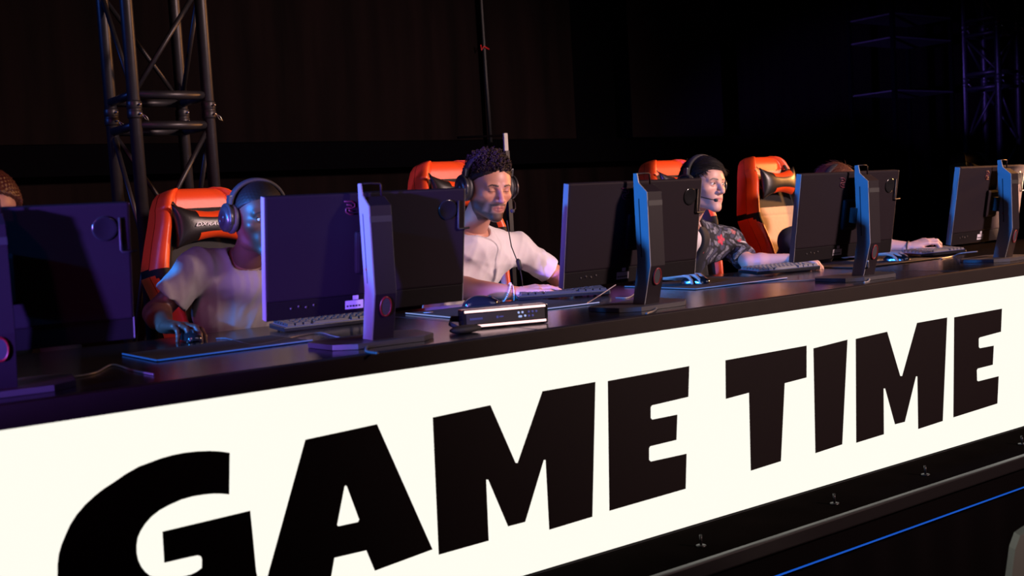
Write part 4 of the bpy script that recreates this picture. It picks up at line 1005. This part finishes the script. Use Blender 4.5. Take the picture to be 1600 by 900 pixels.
# --- the player in the grey shirt
hd = at(404, 343, 3.45)
J1 = dict(head=hd, N=V(hd[0] - 0.005, 3.585, hd[2] - 0.165), H=V(hd[0] + 0.03, 3.80, 1.13))
J1['SR'] = at(309, 420, 3.62); J1['SL'] = V(2 * hd[0] - J1['SR'][0] + 0.01, 3.62, J1['SR'][2])
J1['ER'] = at(243, 490, 3.66); J1['WR'] = p1 + V(-0.035, 0.115, 0.018); J1['EL'] = J1['SL'] + V(0.05, -0.04, -0.24); J1['WL'] = V(1.62, 3.62, 1.22)
J1['handR'] = ((p1 + V(0.005, -0.03, 0.020) - J1['WR'], (0.1, 0.15, 1), -1), dict(curl=[(12, 42, 30), (6, 40, 28), (14, 44, 30), (22, 44, 30)], spread=9))
J1['handL'] = ((V(-0.1, -1, -0.05), (0, 0, 1), 1), dict(curl=(25, 35, 20)))
P1 = dict(skin=(0.090, 0.036, 0.024), lipc=(0.16, 0.055, 0.05), hairc=(0.008, 0.006, 0.006), rot=(0, 6, 5), lips=1.3, nose=1.3, gaze=(0.15, -1, -0.02), open=0.0046, iris=(0.02, 0.008, 0.005), scale=0.98)
g1 = empty('person', (hd[0], 3.8, ZS), 0, 'person in a grey t-shirt half hidden by a blue lit monitor, hand on mouse', 'person')
def reroot(root):
    for ch in root.children: ch.matrix_parent_inverse = Matrix.Translation(Vector(root.location)).inverted()
person(g1, P1, J1); tshirt(g1, J1, 'grey_shirt', 5, amp=0.0050, dirs=[1, 0.3, 0.04], freq=95, t=0.66, sl=(0.058, 0.068), neck=0.064)
short_hair(g1, P1, J1, 'hair_black', thick=0.009, bumps=0.0005); legs(g1, J1)
Rh = rotm(*P1['rot'])
nk = [tuple(J1['N'] + V(0.075 * math.sin(a), -0.075 * math.cos(a) + 0.0, 0.055 - 0.06 * (0.5 + 0.5 * math.cos(a)))) for a in np.linspace(-2.2, 2.2, 40)]
tube('necklace', nk, 0.0016, 'chrome', g1, seg=6); reroot(g1)
headset('black over-ear headset lit blue on the grey-shirted player', hd, P1['rot'], 0.98, mic=None)

# --- the player in the white shirt
hd = at(763, 294, 3.52)
J2 = dict(head=hd, N=V(hd[0] + 0.0, 3.665, hd[2] - 0.180), H=V(hd[0] + 0.02, 3.86, 1.14))
J2['SL'] = at(809, 389, 3.70); J2['SR'] = V(2 * hd[0] - J2['SL'][0] - 0.005, 3.70, J2['SL'][2])
J2['ER'] = at(692, 447, 3.56); J2['WR'] = at(806, 458, 3.435)
J2['EL'] = at(880, 438, 3.62); J2['WL'] = at(905, 452, 3.42)
J2['handR'] = ((at(868, 446, 3.345) - J2['WR'], (0, -0.35, 1), 1), dict(curl=[(8, 22, 16), (4, 20, 14), (8, 20, 14), (10, 20, 14)], spread=4, thumb=(0.034, 0.055)))
J2['handL'] = ((V(-0.2, -1, -0.05), (0, 0, 1), 1), dict(curl=(25, 35, 20)))
P2 = dict(skin=(0.52, 0.24, 0.16), lipc=(0.36, 0.12, 0.095), hairc=(0.020, 0.011, 0.008), rot=(-6, 13, 2), open=0.0007, lid=-0.0045, stubble=0.93, fade=0.55, nose=1.08, lips=1.15, gaze=(0, -1, -0.8), scale=1.0, arm=1.08)
g2 = empty('person', (hd[0], 3.85, ZS), 0, 'person in a white t-shirt with curly dark hair and beard typing, eyes lowered', 'person')
person(g2, P2, J2); tshirt(g2, J2, 'white_shirt', 11, amp=0.010, freq=55, dirs=[1, 0.5, 0.6], t=0.72, sl=(0.054, 0.063), neck=0.068)
lim = lambda p, d: p[2] > (0.074 if p[1] < -0.05 else 0.074 - (p[1] + 0.05) * 0.60)
rg = np.random.default_rng(5); bm = bmesh.new(); pk = scalp(lim)
for _ in range(1400):                      # tight curls
    p, nrm = pk(rg); hgt = 0.008 + 0.020 * sstep(0.065, 0.11, p[2]); cpt = p + nrm * hgt * rg.uniform(0.1, 1.0); a1 = unit(rg.normal(size=3)); a2 = unit(np.cross(a1, rg.normal(size=3))); rr = rg.uniform(0.0035, 0.006); t0 = rg.uniform(0, 6)
    add_tube(bm, [tuple(cpt + rr * (a1 * math.cos(t0 + t) + a2 * math.sin(t0 + t)) + nrm * 0.0012 * t) for t in np.linspace(0, 7.5, 12)], 0.0017, 4, cap=False)
short_hair(g2, P2, J2, 'hair_brown', thick=0.010, bumps=0.0012, fz=0.074)
strands(g2, P2, J2, 'hair_brown', bm, 'curls'); legs(g2, J2)
Dw = unit(J2['WR'] - J2['ER']); S1 = unit(np.cross(Dw, V(0, 0, 1))); S2 = np.cross(S1, Dw)
def wrist_ring(root, Wp, Dw, back, rad, th, m, name, lean=0.0, beads=0):
    S1 = unit(np.cross(Dw, V(0, 0, 1))); S2 = np.cross(S1, Dw); c_ = Wp - Dw * back
    pts = [tuple(c_ + rad * (S1 * math.cos(a) + S2 * math.sin(a)) + Dw * lean * math.sin(a)) for a in np.linspace(0, 2 * math.pi, 30, endpoint=False)]
    if not beads: return tube(name, pts, th, m, root, closed=True, seg=8)
    bm = bmesh.new()
    for p in pts[::1]: add_lathe(bm, [(th * 0.5, -th * 0.9), (th, -th * 0.4), (th, th * 0.4), (th * 0.5, th * 0.9)], c=p, seg=8)
    return build(bm, name, m, root, True)
wrist_ring(g2, J2['WR'], Dw, 0.035, 0.036, 0.0035, 'bead', 'beaded_bracelet', 0.010, beads=1)
wrist_ring(g2, J2['WR'], Dw, 0.012, 0.031, 0.002, 'bead', 'thin_bracelet', -0.006)
wrist_ring(g2, J2['WR'], Dw, -0.022, 0.027, 0.0026, 'soft_black', 'wristband', 0.0)
reroot(g2)
headset('black over-ear headset on the white-shirted player with a mic at the mouth', hd, P2['rot'], 1.0, mic=[(0.100, 0.0, -0.030), (0.096, -0.05, -0.050), (0.070, -0.098, -0.062), (0.045, -0.118, -0.066)], width=0.083, top=0.133)
cbl = [at(792, 345, 3.45), at(795, 362, 3.50), at(799, 385, 3.53), at(807, 405, 3.53), at(812, 418, 3.53), at(815, 432, 3.53), at(817, 450, 3.54), at(815, 466, 3.545)]
hc = empty('headset_cable', (0, 0, 0), label='thin headset cable with inline remote hanging down the white t-shirt', cat='cable')
tube('cord', [tuple(p) for p in cbl], 0.0022, 'matte_black', hc, seg=8)
p = at(811, 413, 3.525); tube('inline_remote', [tuple(p + V(-0.006, 0, 0.022)), tuple(p + V(-0.004, 0, 0.016)), tuple(p + V(0.004, 0, -0.018)), tuple(p + V(0.006, 0, -0.024))], [0.004, 0.0095, 0.0095, 0.004], 'matte_black', hc, seg=10)

# --- the player in the floral shirt
hd = at(1099, 290, 3.50)
J3 = dict(head=hd, N=V(hd[0] - 0.005, 3.64, hd[2] - 0.185), H=V(hd[0], 3.84, 1.14), w=0.94)
J3['SL'] = at(1139, 381, 3.66); J3['SR'] = V(2 * hd[0] - J3['SL'][0] - 0.01, 3.66, J3['SL'][2])
J3['EL'] = at(1170, 410, 3.52); J3['WL'] = at(1232, 404, 3.38); J3['ER'] = V(J3['SR'][0] - 0.05, 3.68, 1.36); J3['WR'] = p3 + V(-0.03, 0.115, 0.020)
J3['handR'] = ((p3 + V(0.01, -0.03, 0.018) - J3['WR'], (0.1, 0, 1), -1), dict(curl=[(6, 30, 22), (4, 30, 22), (8, 30, 22), (14, 32, 24)], spread=7))
J3['handL'] = ((V(0.5, -0.8, -0.08), (0, 0, 1), 1), dict(curl=(18, 30, 20)))
P3 = dict(skin=(0.60, 0.33, 0.26), lipc=(0.50, 0.17, 0.16), hairc=(0.018, 0.011, 0.009), rot=(2, 2, 3), open=0.0052, gaze=(0.35, -1, -0.08), scale=1.0, arm=0.92, iris=(0.04, 0.02, 0.012), lips=0.9)
g3 = empty('person', (hd[0], 3.85, ZS), 0, 'person with short dark hair in a floral overshirt looking aside past the monitor', 'person')
person(g3, P3, J3); tshirt(g3, J3, 'white_shirt', 21, amp=0.004, t=0.5, off=0.004, neck=0.070)
fl = [(at(1133, 374, 3.56), 0.030, (0.62, 0.03, 0.07)), (at(1150, 379, 3.60), 0.022, (0.60, 0.06, 0.10)), (at(1146, 362, 3.60), 0.014, (0.5, 0.14, 0.14)), (at(1105, 396, 3.54), 0.014, (0.5, 0.1, 0.12))]
lf = [(at(1122, 352, 3.58), 0.020, 0.05), (at(1127, 390, 3.55), 0.016, 0.05), (at(1143, 352, 3.60), 0.020, 0.03), (at(1156, 378, 3.62), 0.020, 0.05), (at(1148, 395, 3.58), 0.015, 0.05), (at(1110, 348, 3.60), 0.014, 0.04)]
def floral(v):
    c = np.tile([0.012, 0.012, 0.016], (len(v), 1)); n = np.sin(v[:, 0] * 190 + 3 * np.sin(v[:, 2] * 60)) * np.sin(v[:, 2] * 150 + 2 * np.sin(v[:, 1] * 90)) * np.sin(v[:, 1] * 170)
    for p, r, _ in lf:
        d = (v - p) @ np.array([[1, 0, 0.3], [0, 1, 0], [-0.5, 0, 0.5]]); c = mix(c, (0.26, 0.26, 0.30), ((np.linalg.norm(d, axis=1) + n * 0.006) < r) * (0.75 + 0.25 * np.sign(n)))
    w1 = np.sin(v[:, 0] * 120 + 2 * np.sin(v[:, 2] * 70)) + np.sin(v[:, 2] * 95 - v[:, 0] * 60 + 2 * np.sin(v[:, 1] * 80)) + 0.7 * np.sin(v[:, 1] * 140 + v[:, 2] * 110)
    zn = sstep(x0 + 0.06, x0 + 0.11, v[:, 0]) * sstep(J3['SL'][2] - 0.13, J3['SL'][2] - 0.08, v[:, 2]) * (v[:, 1] < J3['SL'][1] + 0.03)
    c = mix(c, (0.20, 0.20, 0.25), (w1 > 0.55) * zn * (0.7 + 0.3 * np.sign(n))); c = mix(c, (0.07, 0.07, 0.13), ((w1 < -0.9)) * zn * 0.7)
    for p, r, col in fl:
        d = v - p; an = np.arctan2(d[:, 2], d[:, 0]); rr = np.sqrt(d[:, 0] ** 2 + d[:, 2] ** 2 + 0.3 * d[:, 1] ** 2); R_ = r * (0.86 + 0.14 * np.cos(5 * an) + 0.06 * n)
        c = mix(c, col, (rr < R_) * (0.8 + 0.2 * np.cos(5 * an + 9 * rr / r))); c = mix(c, (0.6, 0.25, 0.3), (rr < r * 0.22) * 0.8)
    return c
x0 = J3['N'][0]
open_ = Group([('u', Ell((x0 - 0.02, 3.42, 1.20), (0.075, 0.22, 0.42)), 0)])
tshirt(g3, J3, 'floral', 31, amp=0.006, t=0.78, off=0.017, neck=0.078, name='floral_overshirt', extra=[('s', open_, 0.004)], sl=(0.057, 0.063), h=0.0045, colorf=floral, freq=60)
short_hair(g3, P3, J3, 'hair_black', thick=0.011, bumps=0.0008, fz=0.054)
CR = CR + 0.009
lim3 = lambda p, d: p[2] > (0.070 if p[1] < -0.055 else 0.068 - (p[1] + 0.055) * 1.0)
bm = tufts(2600, scalp(lim3), lambda p, n_: V(0.75, -0.75 if p[1] < 0.05 else 0.3, 0.05 - 0.8 * (p[2] < 0.07)), 0.036, 0.0018, jit=0.14, seed=4)
strands(g3, P3, J3, 'hair_black', bm); legs(g3, J3); reroot(g3)
headset('black headset with a band over the dark hair of the floral-shirted player', hd, P3['rot'], 1.0, mic=[(-0.100, 0.0, -0.030), (-0.096, -0.05, -0.048), (-0.062, -0.098, -0.062), (-0.040, -0.110, -0.066)], top=0.128)

# --- the player hidden behind the fourth monitor
hd = at(1306, 298, 3.55)
J4 = dict(head=hd, N=V(hd[0], 3.69, hd[2] - 0.19), H=V(hd[0], 3.86, 1.13))
J4['SL'] = V(hd[0] + 0.19, 3.71, J4['N'][2] - 0.05); J4['SR'] = V(hd[0] - 0.16, 3.71, J4['N'][2] - 0.05)
J4['EL'] = at(1368, 384, 3.52); J4['WL'] = at(1421, 386, 3.36); J4['ER'] = V(hd[0] - 0.02, 3.55, 1.36); J4['WR'] = p4 + V(-0.04, 0.11, 0.024)
J4['handL'] = ((at(1462, 372, 3.27) - J4['WL'], (-0.35, -0.1, 1), 1), dict(curl=[(20, 52, 30), (14, 50, 30), (18, 48, 26), (22, 46, 26)], spread=5))
J4['handR'] = ((p4 + V(0.01, -0.03, 0.018) - J4['WR'], (0, -0.1, 1), -1), dict(curl=[(8, 26, 20), (6, 24, 18), (8, 26, 18), (12, 26, 20)], spread=6))
P4 = dict(skin=(0.58, 0.33, 0.27), lipc=(0.45, 0.16, 0.15), hairc=(0.05, 0.02, 0.012), rot=(0, 18, 0), gaze=(0, -1, -0.3))
g4 = empty('person', (hd[0], 3.85, ZS), 0, 'person whose hair tops the fourth monitor and whose wristband arm rests beside it', 'person')
person(g4, P4, J4); tshirt(g4, J4, 'dark_shirt', 41, t=0.45)
short_hair(g4, P4, J4, 'hair_red', thick=0.010, bumps=0.001)
bm = tufts(900, scalp(lambda p, d: p[2] > 0.03), lambda p, n_: V(p[0] * 8, 0.2, -0.5), 0.05, 0.001, jit=0.15, seed=9)
strands(g4, P4, J4, 'hair_red', bm); legs(g4, J4)
wrist_ring(g4, J4['WL'], unit(J4['WL'] - J4['EL']), 0.006, 0.0275, 0.0035, 'soft_black', 'wristband', 0.0); reroot(g4)
headset('dark headset on the player hidden behind the fourth monitor', hd, P4['rot'], 1.0)

# --- the player at the left frame edge
hd = at(-22, 338, 3.42)
J0 = dict(head=hd, N=V(hd[0], 3.56, hd[2] - 0.19), H=V(hd[0], 3.82, 1.13))
J0['SL'] = V(hd[0] + 0.19, 3.60, J0['N'][2] - 0.04); J0['SR'] = V(hd[0] - 0.19, 3.60, J0['N'][2] - 0.04)
J0['EL'] = J0['SL'] + V(0.04, 0.02, -0.25); J0['WL'] = V(hd[0] + 0.10, 3.62, 1.20); J0['ER'] = J0['SR'] + V(-0.04, 0.02, -0.25); J0['WR'] = V(hd[0] - 0.10, 3.62, 1.20)
J0['handL'] = ((V(-0.1, -1, -0.05), (0, 0, 1), 1), dict(curl=(25, 35, 20))); J0['handR'] = ((V(0.1, -1, -0.05), (0, 0, 1), -1), dict(curl=(25, 35, 20)))
P0 = dict(skin=(0.5, 0.26, 0.2), lipc=(0.45, 0.16, 0.15), hairc=(0.05, 0.02, 0.012), rot=(0, 8, 0), gaze=(0, -1, -0.1))
g0 = empty('person', (hd[0], 3.82, ZS), 0, 'person at the left frame edge, only reddish brown hair showing', 'person')
person(g0, P0, J0); tshirt(g0, J0, 'dark_shirt', 51, t=0.97)
short_hair(g0, P0, J0, 'hair_red', thick=0.012, bumps=0.003); legs(g0, J0); reroot(g0)

# ------------------------------------------------------------------ pale chair back at the lower right corner
ccr = at(1594, 831, 1.6); cl = Matrix.Rotation(R(-35), 3, 'Z') @ Vector((-0.155, -0.02, 0)); 
pc = empty('plastic_chair', (ccr[0] - cl.x, ccr[1] - cl.y, 0.0), R(-35), 'pale grey tapered chair back at the lower right corner, in front of the stage', 'chair'); pc.scale = (1, 1, ccr[2] / 0.645)
bk = [(-0.22, 0.30), (-0.17, 0.60), (-0.155, 0.635), (-0.12, 0.655), (0.12, 0.655), (0.155, 0.635), (0.17, 0.60), (0.22, 0.30)]
prism('backrest', [[(x, -0.02, z) for x, z in bk]], (0, 0.035, 0), 'pale_plastic', pc, bev=0.006)
box('seat', -0.22, 0.22, 0.0, 0.42, 0.29, 0.325, 'pale_plastic', pc, bev=0.01)
for sx in (-1, 1):
    for sy in (0.03, 0.39): tube('leg', [(sx * 0.19, sy, 0.29), (sx * 0.21, sy, 0.0)], 0.013, 'matte_black', pc)
